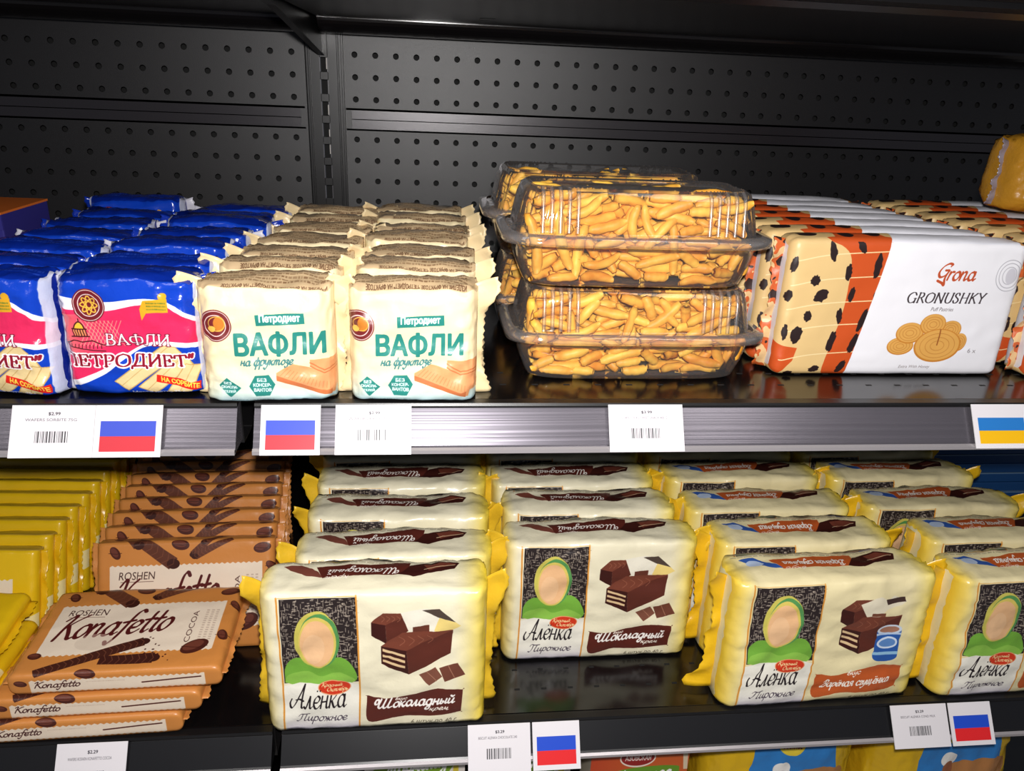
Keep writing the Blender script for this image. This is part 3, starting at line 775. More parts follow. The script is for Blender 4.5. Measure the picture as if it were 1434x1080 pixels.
def perforated(name, x0, xs, x1, rows, z0, z1, parent):
    """sheet with round punched holes at columns xs and rows (z); flat margins"""
    verts = []; faces = []
    r = .0038; K = 10; depth = .0016
    def quad(a, b, c, d):
        n = len(verts); verts.extend([(a, 0, b), (c, 0, b), (c, 0, d), (a, 0, d)]); faces.append((n, n+1, n+2, n+3))
    cells_x = [(x-PITCH/2, x+PITCH/2) for x in xs]
    h = RP/2
    ang = [math.pi*2*(k+.5)/K for k in range(K)]
    for z in rows:
        for x in xs:
            n = len(verts)
            for a in ang: verts.append((x+r*math.cos(a), 0, z+r*math.sin(a)))
            for a in ang: verts.append((x+r*.94*math.cos(a), depth, z+r*.94*math.sin(a)))
            ob = []
            for a in ang:
                c, s = math.cos(a), math.sin(a); t = min(PITCH/2/max(abs(c), 1e-6), h/max(abs(s), 1e-6))
                ob.append((x+c*t, 0, z+s*t))
            verts.extend(ob)
            corners = [(x+PITCH/2, 0, z+h), (x-PITCH/2, 0, z+h), (x-PITCH/2, 0, z-h), (x+PITCH/2, 0, z-h)]
            for k in range(K):
                j = (k+1) % K
                faces.append((n+k, n+j, n+2*K+j, n+2*K+k))
                faces.append((n+j, n+k, n+K+k, n+K+j))
            # corner fill
            for cx, _, cz in corners:
                best = sorted(range(K), key=lambda k: (ob[k][0]-cx)**2+(ob[k][2]-cz)**2)[:2]
                m = len(verts); verts.append((cx, 0, cz)); faces.append((n+2*K+best[0], n+2*K+best[1], m))
    X0 = xs[0]-PITCH/2; X1 = xs[-1]+PITCH/2; Z0 = min(rows)-h; Z1 = max(rows)+h
    quad(x0, z0, X0, z1); quad(X1, z0, x1, z1); quad(X0, z0, X1, Z0); quad(X0, Z1, X1, z1)
    me = mesh_from(name, verts, faces, M_PANEL)
    bm = bmesh.new(); bm.from_mesh(me); bmesh.ops.recalc_face_normals(bm, faces=bm.faces); bm.to_mesh(me); bm.free()
    return obj(name, me, parent)

def bay_back(x0, x1, xs, side):
    root = empty('back_panel', (0, D, 0))
    tag(root, side, 'panel', None, None)
    up = [.188+RP*k for k in range(4)]; dn = [.1396-RP*k for k in range(14)]
    p = perforated('perforated_sheet', x0, xs, x1, up, .1775, .30, root)
    q = perforated('perforated_sheet', x0, xs, x1, dn, -.26, .1505, root)
    # meeting flanges: two flat strips, set back, with a dark joint between
    for z0, z1 in ((.1645, .1775), (.1505, .1635)):
        m = MB(); m.box((x0+.008, .0012, z0), (x1-.008, .003, z1)); m.build('seam_flange', M_STEEL2, root)
    for a, b in ((x0, x0+.008), (x1-.008, x1)):
        m = MB(); m.box((a, 0, .1505), (b, .002, .1775)); m.build('seam_end', M_PANEL, root)
    m = MB(); m.box((x0, .035, -.75), (x1, .037, .45)); m.build('rear_sheet', M_DARK, root)
    m = MB(); m.box((x0, 0, -.75), (x1, .002, -.262)); m.build('lower_sheet', M_STEEL, root)
    return root
M_STEEL2 = black_steel('satin_flange', (50, 46, 50), .30, .25, 1.0)
M_STEEL2.node_tree.nodes['Principled BSDF'].inputs['Metallic'].default_value = .35
xsR = [.0372+PITCH*i for i in range(46)]; xsL = [-.039-PITCH*i for i in range(28)][::-1]
bay_back(.0235, xsR[-1]+.02, xsR, 'black perforated back panel of the right bay, behind the clear containers')
bay_back(xsL[0]-.02, -.0235, xsL, 'black perforated back panel of the left bay, behind the blue packs')

# upright post with slots
M_RIM = black_steel('slot_edge_highlight', (96, 94, 98), .25, .05, .8)  # lighter grey paints a lit highlight onto the slot edges
post = empty('upright_post', (0, D, 0)); tag(post, 'black slotted upright post between the two back panels', 'post')
m = MB()
zt = [.2271-.0256*k for k in range(22)]
sw = .0042; sh = .0082
for sx in (-1, 1):
    m.box((sx*.0215 if sx < 0 else sw+.0005, -.006, -.75), (-sw-.0005 if sx < 0 else .0215, -.001, .42))
prev = .42
for z in zt:
    m.box((-sw-.0005, -.006, z+sh), (sw+.0005, -.001, prev)); prev = z-sh
m.box((-sw-.0005, -.006, -.75), (sw+.0005, -.001, prev))
m.build('face_plate', M_STEEL, post, bevel=.0004)
for sx in (-1, 1):
    m = MB(); m.box((sx*.0175-.0012, -.0095, -.75), (sx*.0175+.0012, -.0055, .42)); m.build('ridge', M_STEEL, post, bevel=.0006)
    m = MB(); m.box((sx*.0215-.0004, -.0035, -.75), (sx*.0215+.0022, .012, .42)); m.build('side_flange', M_STEEL, post, bevel=.0004)
m = MB(); m.box((-.006, .012, -.75), (.006, .013, .42)); m.build('rear_web', M_DARK, post)  # near-black colour puts shade into the slot recesses
m = MB()
for z in zt[:10]:
    for a in (-1, 1): m.box((a*(sw+.0004)-.0005, -.0075, z-sh), (a*(sw+.0004)+.0005, -.0055, z+sh))
m.build('slot_rim', M_RIM, post)
M_PALE = new_mat('pale_slot_glint', (.9, .85, .78), .5)
# added pale plates inside three slots imitate their bright reflections
r_ = empty('slot_glint', (.0030, D+.006, .1)); tag(r_, 'added pale plates imitating bright reflections in three post slots', 'box')
for z0, z1 in ((.120, .150), (.168, .180), (.222, .236)):
    m = MB(); m.box((-.0014, 0, z0-.1), (.0016, .004, z1-.1)); m.build('glint_plate', M_PALE, r_)

def shelf(name, x0, x1, z, label, rail, yb=0., th=.034, rail_h=.0305, tilt=.015, back_roll=False):
    root = empty('steel_shelf', (0, 0, z)); tag(root, label, 'shelf')
    m = MB(); m.box((x0, yb+.006, -.003), (x1, D-.012, 0)); m.build('deck', M_SHELF, root, bevel=.0008)
    m = MB(); m.extrude_x([(yb+.004, 0.0), (yb+.004, -th), (yb+.030, -th), (yb+.030, -th+.0015), (yb+.0055, -th+.0015), (yb+.0055, 0.0)], x0, x1); m.build('front_fold', M_STEEL, root)
    if back_roll:
        # pressed underside with a step, and a rolled rear flange
        m = MB(); m.extrude_x([(yb+.034, -th), (yb+.045, -th-.003), (.440, -th-.003), (.446, -th+.001), (.446, -th+.003), (yb+.034, -th+.003)], x0, x1)
        m.build('underside', M_UNDER, root)
        P = [(.444, -th-.003+.006-.007)]
        for k in range(15):
            a = math.pi*(1.0+k/14.)
            P.append((.476+.030*math.cos(a)*1., -th-.003+.016*math.sin(a)))
        P += [(.508, -th+.012), (.444, -th+.012)]
        m = MB(); m.extrude_x(P, x0, x1); m.build('rolled_flange', M_ROLL, root)
    else:
        m = MB(); m.box((x0, yb+.03, -th), (x1, D-.03, -th+.002)); m.build('underside', M_STEEL, root)
    # ticket rail: channel with lips, leaning back at the top
    h = rail_h
    prof = [(yb+.004, -.0015), (yb-.001, -.002), (yb-.003, -.0035), (yb-.003-tilt, -h+.004), (yb-.0055-tilt, -h+.002), (yb-.0055-tilt, -h), (yb+.004, -h)]
    m = MB(); m.extrude_x(prof, x0+.001, x1-.001); m.build('ticket_rail', rail, root)
    m = MB(); m.extrude_x([(yb+.004, .0008), (yb-.0025, .0004), (yb-.0035, -.0015), (yb-.0035, -.0026), (yb+.004, -.0015)], x0+.001, x1-.001); m.build('rail_top_lip', M_STEEL, root)
    m = MB(); m.extrude_x([(yb-.0052-tilt, -h+.0035), (yb-.0075-tilt, -h+.0022), (yb-.0075-tilt, -h-.0005), (yb-.0040-tilt, -h-.0005)], x0+.001, x1-.001); m.build('rail_bottom_lip', M_STEEL if back_roll else M_CHROME, root)
    return root
M_UNDER = black_steel('semi_gloss_underside', (30, 29, 31), .30, .1, .6)
M_ROLL = black_steel('glossy_roll', (20, 18, 19), .16, .04, .6)
LX = -.72; RX = 1.06
shelf('s', -.002+LX, -.006, 0, 'upper left black shelf with silver ticket rail, under the blue packs', M_RAIL)
shelf('s', .004, RX, 0, 'upper right black shelf with silver ticket rail, under the clear containers', M_RAIL)
shelf('s', LX, -.004, -.31, 'lower left black shelf with dark rail, under the brown cocoa packs', M_RAIL_D, rail_h=.0270)
shelf('s', .002, RX, -.31, 'lower right black shelf with dark rail, under the cream cake packs', M_RAIL_D, rail_h=.0270)
shelf('s', LX, -.004, -.60, 'bottom left black shelf below the lower rail', M_RAIL_D)
shelf('s', .002, RX, -.60, 'bottom right black shelf carrying the jelly boxes', M_RAIL_D)
shelf('s', LX, -.004, .314, 'black shelf above the left bay, seen from below', M_RAIL_D, back_roll=True)
shelf('s', .004, RX, .314, 'black shelf above the right bay, seen from below', M_RAIL_D, back_roll=True)
m = MB(); m.box((.180, .335, .2755), (.196, .341, .2768)); m.build('keyhole', M_DARK, bpy.data.objects['steel_shelf.007'])
bpy.data.objects['keyhole'].location.z = -.314
def bracket(x, z, label, deep=.075):
    root = empty('shelf_bracket', (x, 0, z)); tag(root, label, 'bracket')
    m = MB(); n = len(m.v)
    prof = [(D-.008, -.004), (D-.008, -deep), (D-.02, -deep), (.20, -.042), (.03, -.036), (.03, -.004)]
    m.extrude_x(prof, -.0016, .0016); m.build('arm_plate', M_STEEL, root)
    m = MB()
    for k in range(2): m.box((-.0016, D-.010, -deep+.004+k*.0256), (.0016, D+.004, -deep+.012+k*.0256))
    m.build('hook', M_STEEL, root)
    m = MB(); m.extrude_x([(D-.02, -deep), (D-.02, -deep-.0012), (.20, -.0432), (.03, -.0372), (.03, -.036), (.20, -.042)], -.0016, .006); m.build('bottom_fold', M_STEEL, root)
bracket(-.003, .314, 'black steel bracket holding the top shelf at the post')
bracket(0, 0, 'black steel bracket under the upper shelves at the post')
bracket(0, -.31, 'black steel bracket under the lower shelves at the post')
# punched slots along the front of the decks
M_SLOT = new_mat('slot_shadow', (.003, .003, .003), .9)
for sh_, rows_ in ((bpy.data.objects['steel_shelf'],(.034,)),(bpy.data.objects['steel_shelf.001'],(.034, .0594)),(bpy.data.objects['steel_shelf.003'],(.034, .0594))):
    x0, x1 = (LX, -.01) if sh_.name == 'steel_shelf' else (.02, RX)
    m = MB()
    for y in rows_:
        x = x0+.012
        while x < x1-.01:
            m.box((x, y, -.001), (x+.005, y+.0022, .00015)); x += .0254
    o = m.build('punched_slots', M_SLOT, sh_); o['kind'] = 'stuff'

# ---------------------------------------------------------------- wrapped packs
def fbm(x, y, z, s=1., seed=0.):
    return noise.noise(Vector((x*s+seed*17.3, y*s-seed*5.1, z*s+seed*3.7)))

def pack_body(W, H, T, hT, mats, seed=0, bulge=.004, topbulge=.003, rc=.006, lend=None, endt=.14, endh=.90, crease=.0016, nx=56, folds=.002, slump=0., flat=False):
    """flow-wrapped pack: X width, Y depth (front at 0), Z height. hT: depth of the printed strips on the canvas"""
    lend = lend or T*.42
    hw = W/2
    xs = [hw*math.copysign(1-(1-abs(t))**1.6, t) for t in np.linspace(-1, 1, nx)]
    # perimeter: (y, z, v, mat)
    prof = []
    def seg(p0, p1, n, v0, v1, mt):
        for i in range(n):
            t = i/n; prof.append((p0[0]+(p1[0]-p0[0])*t, p0[1]+(p1[1]-p0[1])*t, v0+(v1-v0)*t, mt))
    VH = H+2*hT
    seg((T, 0), (0, 0), 6, (hT-T)/VH, hT/VH, 0)
    seg((0, 0), (0, H), 28, hT/VH, (hT+H)/VH, 0)
    seg((0, H), (T, H), 9, (hT+H)/VH, (hT+H+T)/VH, 0)
    seg((T, H), (T, 0), 10, .0, .0, 1)
    n = len(prof)
    verts = []; uvs = []; faces = []; mi = []
    cy, cz = T/2, H/2
    ht, hh = T/2, H/2
    for x in xs:
        s = min(1, max(0, (hw-abs(x))/lend)); e = math.sqrt(max(0, 1-(1-s)**2))
        tf = endt+(1-endt)*e; hf = endh+(1-endh)*e
        bl = max(0, 1-(abs(x)/hw)**4)
        for k, (y, z, v, mt) in enumerate(prof):
            dy, dz = (y-cy)/ht, (z-cz)/hh
            # round the corners
            yy, zz = dy*ht, dz*hh
            qx, qz = max(abs(yy)-(ht-rc), 0), max(abs(zz)-(hh-rc), 0)
            L = math.hypot(qx, qz)
            if L > rc and L > 0:
                f = rc/L
                if qx > 0: yy = math.copysign((ht-rc)+qx*f, yy)
                if qz > 0: zz = math.copysign((hh-rc)+qz*f, zz)
            yb = bulge*max(0, 1-(zz/hh)**4)*bl; zb = topbulge*max(0, 1-(yy/ht)**2)*bl
            if abs(dy) > .999: yy += math.copysign(yb, yy)
            if dz > .999: zz += zb
            yy *= tf; zz *= hf
            # puckers that run in from the ends
            pk = (1-min(1, (hw-abs(x))/(lend*2.6)))
            ph = math.copysign(1, x)*3+seed
            sx_ = math.copysign(1, x)
            w1 = (1.6*abs(fbm(x*.35, sx_, zz, 150, seed+5))-.5)*folds*pk*(1 if abs(dy) > .9 else .4)
            w2 = (1.6*abs(fbm(x*.35, yy, sx_, 150, seed+9))-.5)*folds*pk if abs(dz) > .9 else 0
            c = crease*(.8*fbm(x, yy*2, zz, 20, seed)+1.1*(.35-abs(fbm(x*.8, yy*4, zz*1.6, 38, seed+3)))+.5*(.3-abs(fbm(x+zz, yy*3, zz-x*.6, 90, seed+7))))
            ny = math.copysign(1, yy) if abs(dy) > .9 else 0; nz = math.copysign(1, zz) if abs(dz) > .9 else 0
            if nz < 0: c *= .3; w2 *= .2
            yy += ny*(c+w1); zz += nz*(c+w2)
            if slump: yy += slump*(zz/hh)**2
            verts.append((x, cy+yy, cz+zz)); uvs.append((x/W+.5, v))
    for i in range(nx-1):
        for k in range(n):
            j = (k+1) % n
            faces.append((i*n+k, (i+1)*n+k, (i+1)*n+j, i*n+j)); mi.append(prof[k][3])
    faces.append(tuple(range(n))[::1]); mi.append(1)
    faces.append(tuple((nx-1)*n+k for k in range(n))[::-1]); mi.append(1)
    # the seam column between back and underside must not smear the print
    me = mesh_from('wrapper', verts, faces, mats, True, mi, uvs)
    bm = bmesh.new(); bm.from_mesh(me); bmesh.ops.recalc_face_normals(bm, faces=bm.faces); bm.to_mesh(me); bm.free()
    return me

def seal_mesh(H, T, side, length=.012, mat=None, seed=0, ear=.5, foot=0., hf=.92, wav=.002, top=.004, bend=0.):
    """crimped end seal: thin pleated sheet with a toothed edge; ear widens and lifts its upper end"""
    R = random.Random(seed)
    nz, nxx = 34, 7
    verts = []; faces = []
    p1, p2 = R.uniform(0, 6), R.uniform(0, 6); ear2 = R.uniform(0, .5)*ear
    for sgn in (-1, 1):
        for i in range(nxx):
            u = i/(nxx-1)
            for k in range(nz):
                t = k/(nz-1)
                z = H/2+(t-.5)*H*hf
                up = min(1, max(0, (t-.74)/.16)); up = up*up*(3-2*up); dn = min(1, max(0, (.24-t)/.2))
                L = length*(.82+.14*math.sin(t*5+p1)+ear*.8*up*(1-.35*max(0, (t-.93)/.07))+(ear2+foot)*dn)
                x = -.002+L*u
                z2 = z+u*top*up
                y = T/2+wav*u**.8*(math.sin(t*17+p1)+.7*math.sin(t*31+p2+u*2))+bend*u*u*(up*1.0-.2)*length
                if u > .99: x += .0007*(1 if k % 2 else -1)
                verts.append((side*x, y+sgn*.0003*(1.2-u), z2))
    def id(s, i, k): return s*nxx*nz+i*nz+k
    for s in (0, 1):
        for i in range(nxx-1):
            for k in range(nz-1):
                faces.append((id(s,i,k), id(s,i+1,k), id(s,i+1,k+1), id(s,i,k+1)))
    for k in range(nz-1): faces.append((id(0,nxx-1,k), id(1,nxx-1,k), id(1,nxx-1,k+1), id(0,nxx-1,k+1)))
    for k in (0, nz-1):
        for i in range(nxx-1): faces.append((id(0,i,k), id(0,i+1,k), id(1,i+1,k), id(1,i,k)))
    me = mesh_from('end_seal', verts, faces, mat, True)
    bm = bmesh.new(); bm.from_mesh(me); bmesh.ops.recalc_face_normals(bm, faces=bm.faces); bm.to_mesh(me); bm.free()
    return me

class Kind:
    """a wrapper design with a few crumpled variants that share mesh data"""
    def __init__(s, name, art, film, nvar=3, seal=None, rough=.36, back=None, bump=.35, spec=.5, **kw):
        A, (s.W, s.H, s.T) = art
        s.mat = print_mat(name+'_print', A, rough, spec, bump)
        s.film = film_mat(name+'_film', film, rough, spec, bump)
        s.back = film_mat(name+'_back', back or film, rough, spec, bump)
        seal = dict(seal or {})
        s.bodies = []; s.seals = []
        for v in range(nvar):
            s.bodies.append(pack_body(s.W, s.H, s.T, s.T, [s.mat, s.back], seed=v*1.7+len(name), **kw))
            s.seals.append([seal_mesh(s.H, s.T, sd, mat=s.film, seed=v*5+k+len(name), **seal) for k, sd in enumerate((-1, 1))])
    def place(s, name, x, y, z, lean=0, yaw=0, roll=0, label=None, cat='pack', group=None, var=0, scale=(1, 1, 1), flat=False):
        """x, y, z: middle of the front bottom edge; lean tips the top away (radians)"""
        r = empty(name, (x, y, z)); tag(r, label, cat, group)
        r.rotation_mode = 'XYZ'
        r.rotation_euler = Euler((-lean, roll, yaw), 'XYZ')
        r.scale = scale
        v = var % len(s.bodies)
        obj('wrapper', s.bodies[v], r)
        for k, sd in enumerate((-1, 1)): obj('end_seal', s.seals[v][k], r, loc=(sd*s.W/2, 0, 0))
        return r

# ------------------------------------------------ cream cake packs, lower shelf
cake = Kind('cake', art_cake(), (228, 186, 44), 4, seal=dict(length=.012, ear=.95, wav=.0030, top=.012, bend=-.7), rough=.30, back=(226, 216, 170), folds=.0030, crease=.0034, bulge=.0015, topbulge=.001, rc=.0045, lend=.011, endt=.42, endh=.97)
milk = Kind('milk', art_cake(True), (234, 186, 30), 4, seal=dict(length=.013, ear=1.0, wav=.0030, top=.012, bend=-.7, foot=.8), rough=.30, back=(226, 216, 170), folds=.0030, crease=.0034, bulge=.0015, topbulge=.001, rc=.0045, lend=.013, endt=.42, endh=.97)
ZL = -.31
rows = ('second', 'third', 'fourth', 'rearmost')
R = random.Random(11)
GC = 'cream cake packs on the lower shelf'
cols = [
  # kind, x centre, front pack (y, lean, yaw, sc), rear ys
  (cake, (.0855, -.004, .03, .00, (1.0, 1, 1.06)), [(.099, .062), (.1005, .126), (.101, .189), (.1016, .250)], 'cake', 'brown-banner'),
  (cake, (.2945, .072, .05, .0, (1.0, 1, .985)), [(.2915, .130), (.2885, .191), (.286, .250)], 'cake', 'brown-banner'),
  (milk, (.4940, .003, .05, .035, (1.04, 1, 1.0)), [(.494, .067), (.4835, .130), (.4785, .192), (.474, .252)], 'milk', 'orange-banner'),
  (milk, (.7030, .003, .05, .03, (1.01, 1, .98)), [(.706, .067), (.676, .130), (.667, .192), (.660, .252)], 'milk', 'orange-banner'),
]
colname = ['leftmost cream column', 'second cream column', 'third cream column', 'rightmost cream column']
for ci, (K, f0, rear, _, bn) in enumerate(cols):
    x, y, lean, yaw, sc = f0
    lab = ['large cream cake pack with brown banner at the shelf edge, leftmost of all',
           'cream cake pack with brown banner set back from the bare shelf edge',
           'cream cake pack with orange banner and blue can at shelf edge, left of its twin',
           'cream cake pack with orange banner cut off by the right edge of the photo'][ci]
    K.place('cake_pack', x, y, ZL+.001, lean, yaw, 0, lab, 'pack', GC, ci, sc)
    for k, (rx, ry) in enumerate(rear):
        last = k == len(rear)-1
        rn = 'rearmost' if last else rows[k]
        K.place('cake_pack', rx+R.uniform(-.002, .002), ry, ZL+.001, R.uniform(.03, .04), R.uniform(-.01, .01), 0,
                f'cream cake pack, {rn if last else rn + " from the front"} in the {colname[ci]}', 'pack', GC, ci+k+1, (.955, 1, .975+R.uniform(-.01, .015)))

# ------------------------------------------------ wafer packs, upper shelf
blue = Kind('blue', art_blue(), (16, 48, 160), 4, seal=dict(length=.009, ear=.5, wav=.0022, top=.003, hf=.98), rough=.18, bump=.5, back=(10, 32, 130), folds=.0034, crease=.0036, bulge=.002, rc=.006, lend=.010, endh=.96, endt=.3)
for m_ in (blue.film,): pass
M_SILVER = film_mat('silver_inner_film', (206, 204, 216), .3)
beige = Kind('beige', art_beige(), (236, 212, 164), 4, seal=dict(length=.010, ear=1.1, wav=.0024, top=.007, hf=1.0, bend=-.9), rough=.34, back=(206, 178, 138), folds=.0034, crease=.0034, bulge=.003, rc=.006, lend=.012, endh=.98, endt=.3)
for g in blue.seals:
    for me in g: me.materials[0] = blue.film
blue.seals[0][1].materials[0] = M_SILVER; blue.seals[2][1].materials[0] = M_SILVER; blue.seals[3][0].materials[0] = M_SILVER
GB = 'blue wafer packs on the upper shelf'; GE = 'beige wafer packs on the upper shelf'
nth = ['frontmost', 'second', 'third', 'fourth', 'fifth', 'sixth', 'seventh', 'eighth']
for ci, (x0, xr, lean0, yaw0) in enumerate(((-.1785, -.172, .04, -.16), (-.0790, -.068, .03, .0))):
    for k in range(7):
        y = .012+k*.0500; x = x0+(xr-x0)*k/6
        nm = ('left', 'right')[ci]
        lab = (f'blue wafer pack with pink front at shelf edge, {("cut off by the left photo edge", "touching the beige packs")[ci]}' if k == 0
               else f'blue wafer pack, {nth[k]} from the front in the {nm} blue column')
        blue.place('wafer_pack', x+(R.uniform(-.005, .005) if k else 0), y, .001, lean0+(R.uniform(-.0, .04) if k else 0), yaw0 if k == 0 else R.uniform(-.03, .03), R.uniform(-.02, .02) if k else 0, lab, 'pack', GB, (0 if k == 0 and ci == 0 else k+ci), (1, 1, 1+(R.uniform(-.05, .05) if k else 0)))
for ci, (x0, xr, lean0, yaw0) in enumerate(((.0165, .036, .02, .02), (.1180, .1215, .03, -.02))):
    for k in range(7):
        y = -.002+k*.0515; x = x0+(xr-x0)*k/6
        nm = ('left', 'right')[ci]
        lab = (f'beige wafer pack with teal lettering at the shelf edge, {("touching the blue packs", "nearest the clear containers")[ci]}' if k == 0
               else f'beige wafer pack, {nth[k]} from the front in the {nm} beige column')
        beige.place('wafer_pack', x+(R.uniform(-.003, .003) if k else 0), y, .001, lean0+(R.uniform(-.0, .03) if k else 0), yaw0 if k == 0 else R.uniform(-.04, .04), 0, lab, 'pack', GE, k+ci, (1, 1, 1+(R.uniform(-.04, .03) if k else 0)))

# the second beige front sits turned in its film: its print runs off to the left
o_ = [q for q in bpy.data.objects if q.get('label', '').endswith('nearest the clear containers')][0]
w_ = [q for q in o_.children if q.name.startswith('wrapper')][0]; w_.data = w_.data.copy()
for l_ in w_.data.uv_layers[0].data: l_.uv.x = min(1, l_.uv.x+.055)

# ------------------------------------------------ puff pastry packs
puff = Kind('puff', art_puff(), (214, 160, 96), 3, seal=dict(length=.012, ear=.2, wav=.003, top=.002, hf=.96), rough=.42, back=(226, 224, 230), folds=.0016, crease=.0008, bulge=.002, rc=.004, lend=.008, endt=.5, bump=.15)
# seals carry the butterfly-wing print: rusty film with dark blotches
nt = puff.film.node_tree; b = nt.nodes['Principled BSDF']
n = nt.nodes.new('ShaderNodeTexNoise'); n.inputs['Scale'].default_value = 95; n.inputs['Detail'].default_value = 1
cr = nt.nodes.new('ShaderNodeValToRGB'); cr.color_ramp.interpolation = 'CONSTANT'
e = cr.color_ramp.elements; e[0].color = (.03, .012, .01, 1); e[1].position = .42; e[1].color = (.62, .12, .025, 1)
q = e.new(.55); q.color = (.76, .50, .24, 1)
tc = nt.nodes.new('ShaderNodeTexCoord'); nt.links.new(tc.outputs['Object'], n.inputs['Vector']); nt.links.new(n.outputs['Fac'], cr.inputs['Fac']); nt.links.new(cr.outputs['Color'], b.inputs['Base Color'])
GP = 'white puff pastry packs'
for k in range(7):
    lab = 'white puff pastry pack with patterned end, frontmost beside the clear containers' if k == 0 else f'white puff pastry pack, {nth[k]} from the front in the column beside the clear containers'
    puff.place('pastry_pack', .5185+(-.006*k if k else 0), .056+k*.0355, .001, .02, .0 if k == 0 else R.uniform(-.02, .01), 0, lab, 'pack', GP, k)
for k in range(7):
    lab = 'white puff pastry pack showing only its patterned left end at the right photo edge' if k == 0 else f'white puff pastry pack, {nth[k]} from the front in the column at the right photo edge'
    puff.place('pastry_pack', .745-.006*k, .050+k*.0355, .001, .02, R.uniform(-.02, .01), 0, lab, 'pack', GP, k+1)

# ------------------------------------------------ rolled wafer packs, lower left
cocoa = Kind('cocoa', art_tubes(), (206, 136, 70), 2, seal=dict(length=.008, ear=.2, wav=.0016, top=.001, hf=.96), rough=.33, back=(206, 136, 70), folds=.0010, crease=.0009, bulge=.001, topbulge=.0008, rc=.002, lend=.007, endt=.3, endh=.97, bump=.2)
lemon = Kind('lemon', art_tubes('y'), (226, 178, 20), 2, seal=dict(length=.008, ear=.2, wav=.0016, top=.001, hf=.96), rough=.28, back=(216, 170, 20), folds=.0010, crease=.0009, bulge=.001, topbulge=.0008, rc=.002, lend=.007, endt=.3, endh=.97, bump=.2)
GK = 'brown cocoa wafer packs'; GY = 'yellow wafer packs'
ordn = ['bottom', 'middle', 'top']
for k, (x, y, yaw, dz, tl) in enumerate(((-.163, -.002, .03, .0, 0.), (-.146, .001, .012, .0215, .01), (-.128, .004, .018, .044, .03))):
    r = cocoa.place('cocoa_wafer_pack', x, y, ZL+.001+dz+.0215, math.pi/2-.0-tl, yaw, 0, f'brown cocoa wafer pack lying flat, {ordn[k]} of the stack at the shelf edge', 'pack', GK, k)
    # lying on its back: the underside strip faces the shopper
    r.rotation_euler = Euler((-(math.pi/2-tl), 0, yaw), 'XYZ')
for k in range(8):
    y = .104+k*.0275
    lab = f'brown cocoa wafer pack standing behind the flat stack, {nth[k]} from the front'
    cocoa.place('cocoa_wafer_pack', -.106-.0030*k, y, ZL+.0015, .40-.004*k, .02, 0, lab, 'pack', GK, k)
for k in range(9):
    y = .096+k*.0265
    lab = f'yellow wafer pack standing at the left photo edge, {(nth+["ninth"])[k]} from the front'
    lemon.place('lemon_wafer_pack', -.325+.0012*k, y, ZL+.0015, .38-.004*k, -.03, 0, lab, 'pack', GY, k)
for k in range(3):
    r = lemon.place('lemon_wafer_pack', -.322, -.002, ZL+.0225+.0215*k, 0, -.02, 0, f'yellow wafer pack lying flat at the left photo edge, {ordn[k]} of its stack', 'pack', GY, k)
    r.rotation_euler = Euler((-(math.pi/2-(.0, .01, .10)[k]), 0, (-.02, -.03, -.02)[k]), 'XYZ')

# ------------------------------------------------ clear containers with corn sticks
def sq(a, hx, hy, n=5.):
    c, s = math.cos(a), math.sin(a)
    return hx*math.copysign(abs(c)**(2/n), c), hy*math.copysign(abs(s)**(2/n), s)
CW, CD = .097, .0445       # half sizes of the body at the flange
def shell(levels, cap, ribs=True):
    """levels: (z, half x, half y, rib depth)"""
    N = 220; verts = []; faces = []
    for z, hx, hy, rb in levels:
        for i in range(N):
            a = 2*math.pi*(i+.5)/N; x, y = sq(a, hx, hy, 6)
            near = max(0, min(1, (abs(x)/hx-.62)/.06)) if abs(x) < hx*.93 else 0
            near = max(near, 1 if abs(x) > hx*.97 and abs(y) < hy*.8 else 0)
            w = rb*near*max(-1, min(1, 1.6*math.sin((x if abs(y) > hy*.8 else y)*2*math.pi/.0075)))
            L = math.hypot(x/hx, y/hy)
            if abs(y) > hy*.9: y += math.copysign(w, y)
            else: x += math.copysign(w, x)
            verts.append((x, y, z))
    for l in range(len(levels)-1):
        for i in range(N):
            j = (i+1) % N; faces.append((l*N+i, l*N+j, (l+1)*N+j, (l+1)*N+i))
    if cap is not None:
        faces.append(tuple(cap*N+i for i in range(N)))
    me = mesh_from('shell', verts, faces, M_CLEAR, True)
    bm = bmesh.new(); bm.from_mesh(me); bmesh.ops.recalc_face_normals(bm, faces=bm.faces); bm.to_mesh(me); bm.free()
    return me
tray_me = shell([(.0012, CW-.020, CD-.012, 0), (.0004, CW-.013, CD-.007, 0), (.0025, CW-.0095, CD-.005, 0), (.008, CW-.008, CD-.004, .0006), (.016, CW-.005, CD-.0025, .0007), (.026, CW-.003, CD-.001, .0005), (.032, CW-.002, CD-.001, 0),
                 (.0325, CW+.005, CD+.004, 0), (.0345, CW+.0075, CD+.006, 0), (.0385, CW+.0078, CD+.0062, 0)], 0)
lid_me = shell([(.0335, CW+.0085, CD+.007, 0), (.0385, CW+.0083, CD+.0068, 0), (.0405, CW+.006, CD+.0048, 0), (.0408, CW-.002, CD-.001, 0), (.043, CW-.003, CD-.0015, .0006), (.050, CW-.0045, CD-.003, .0011), (.064, CW-.0075, CD-.0055, .0013),
                (.0715, CW-.010, CD-.0075, .0008), (.0735, CW-.0125, CD-.010, 0), (.0735, CW-.0155, CD-.013, 0), (.0712, CW-.017, CD-.0145, .0), (.0705, CW-.020, CD-.017, 0)], 11)
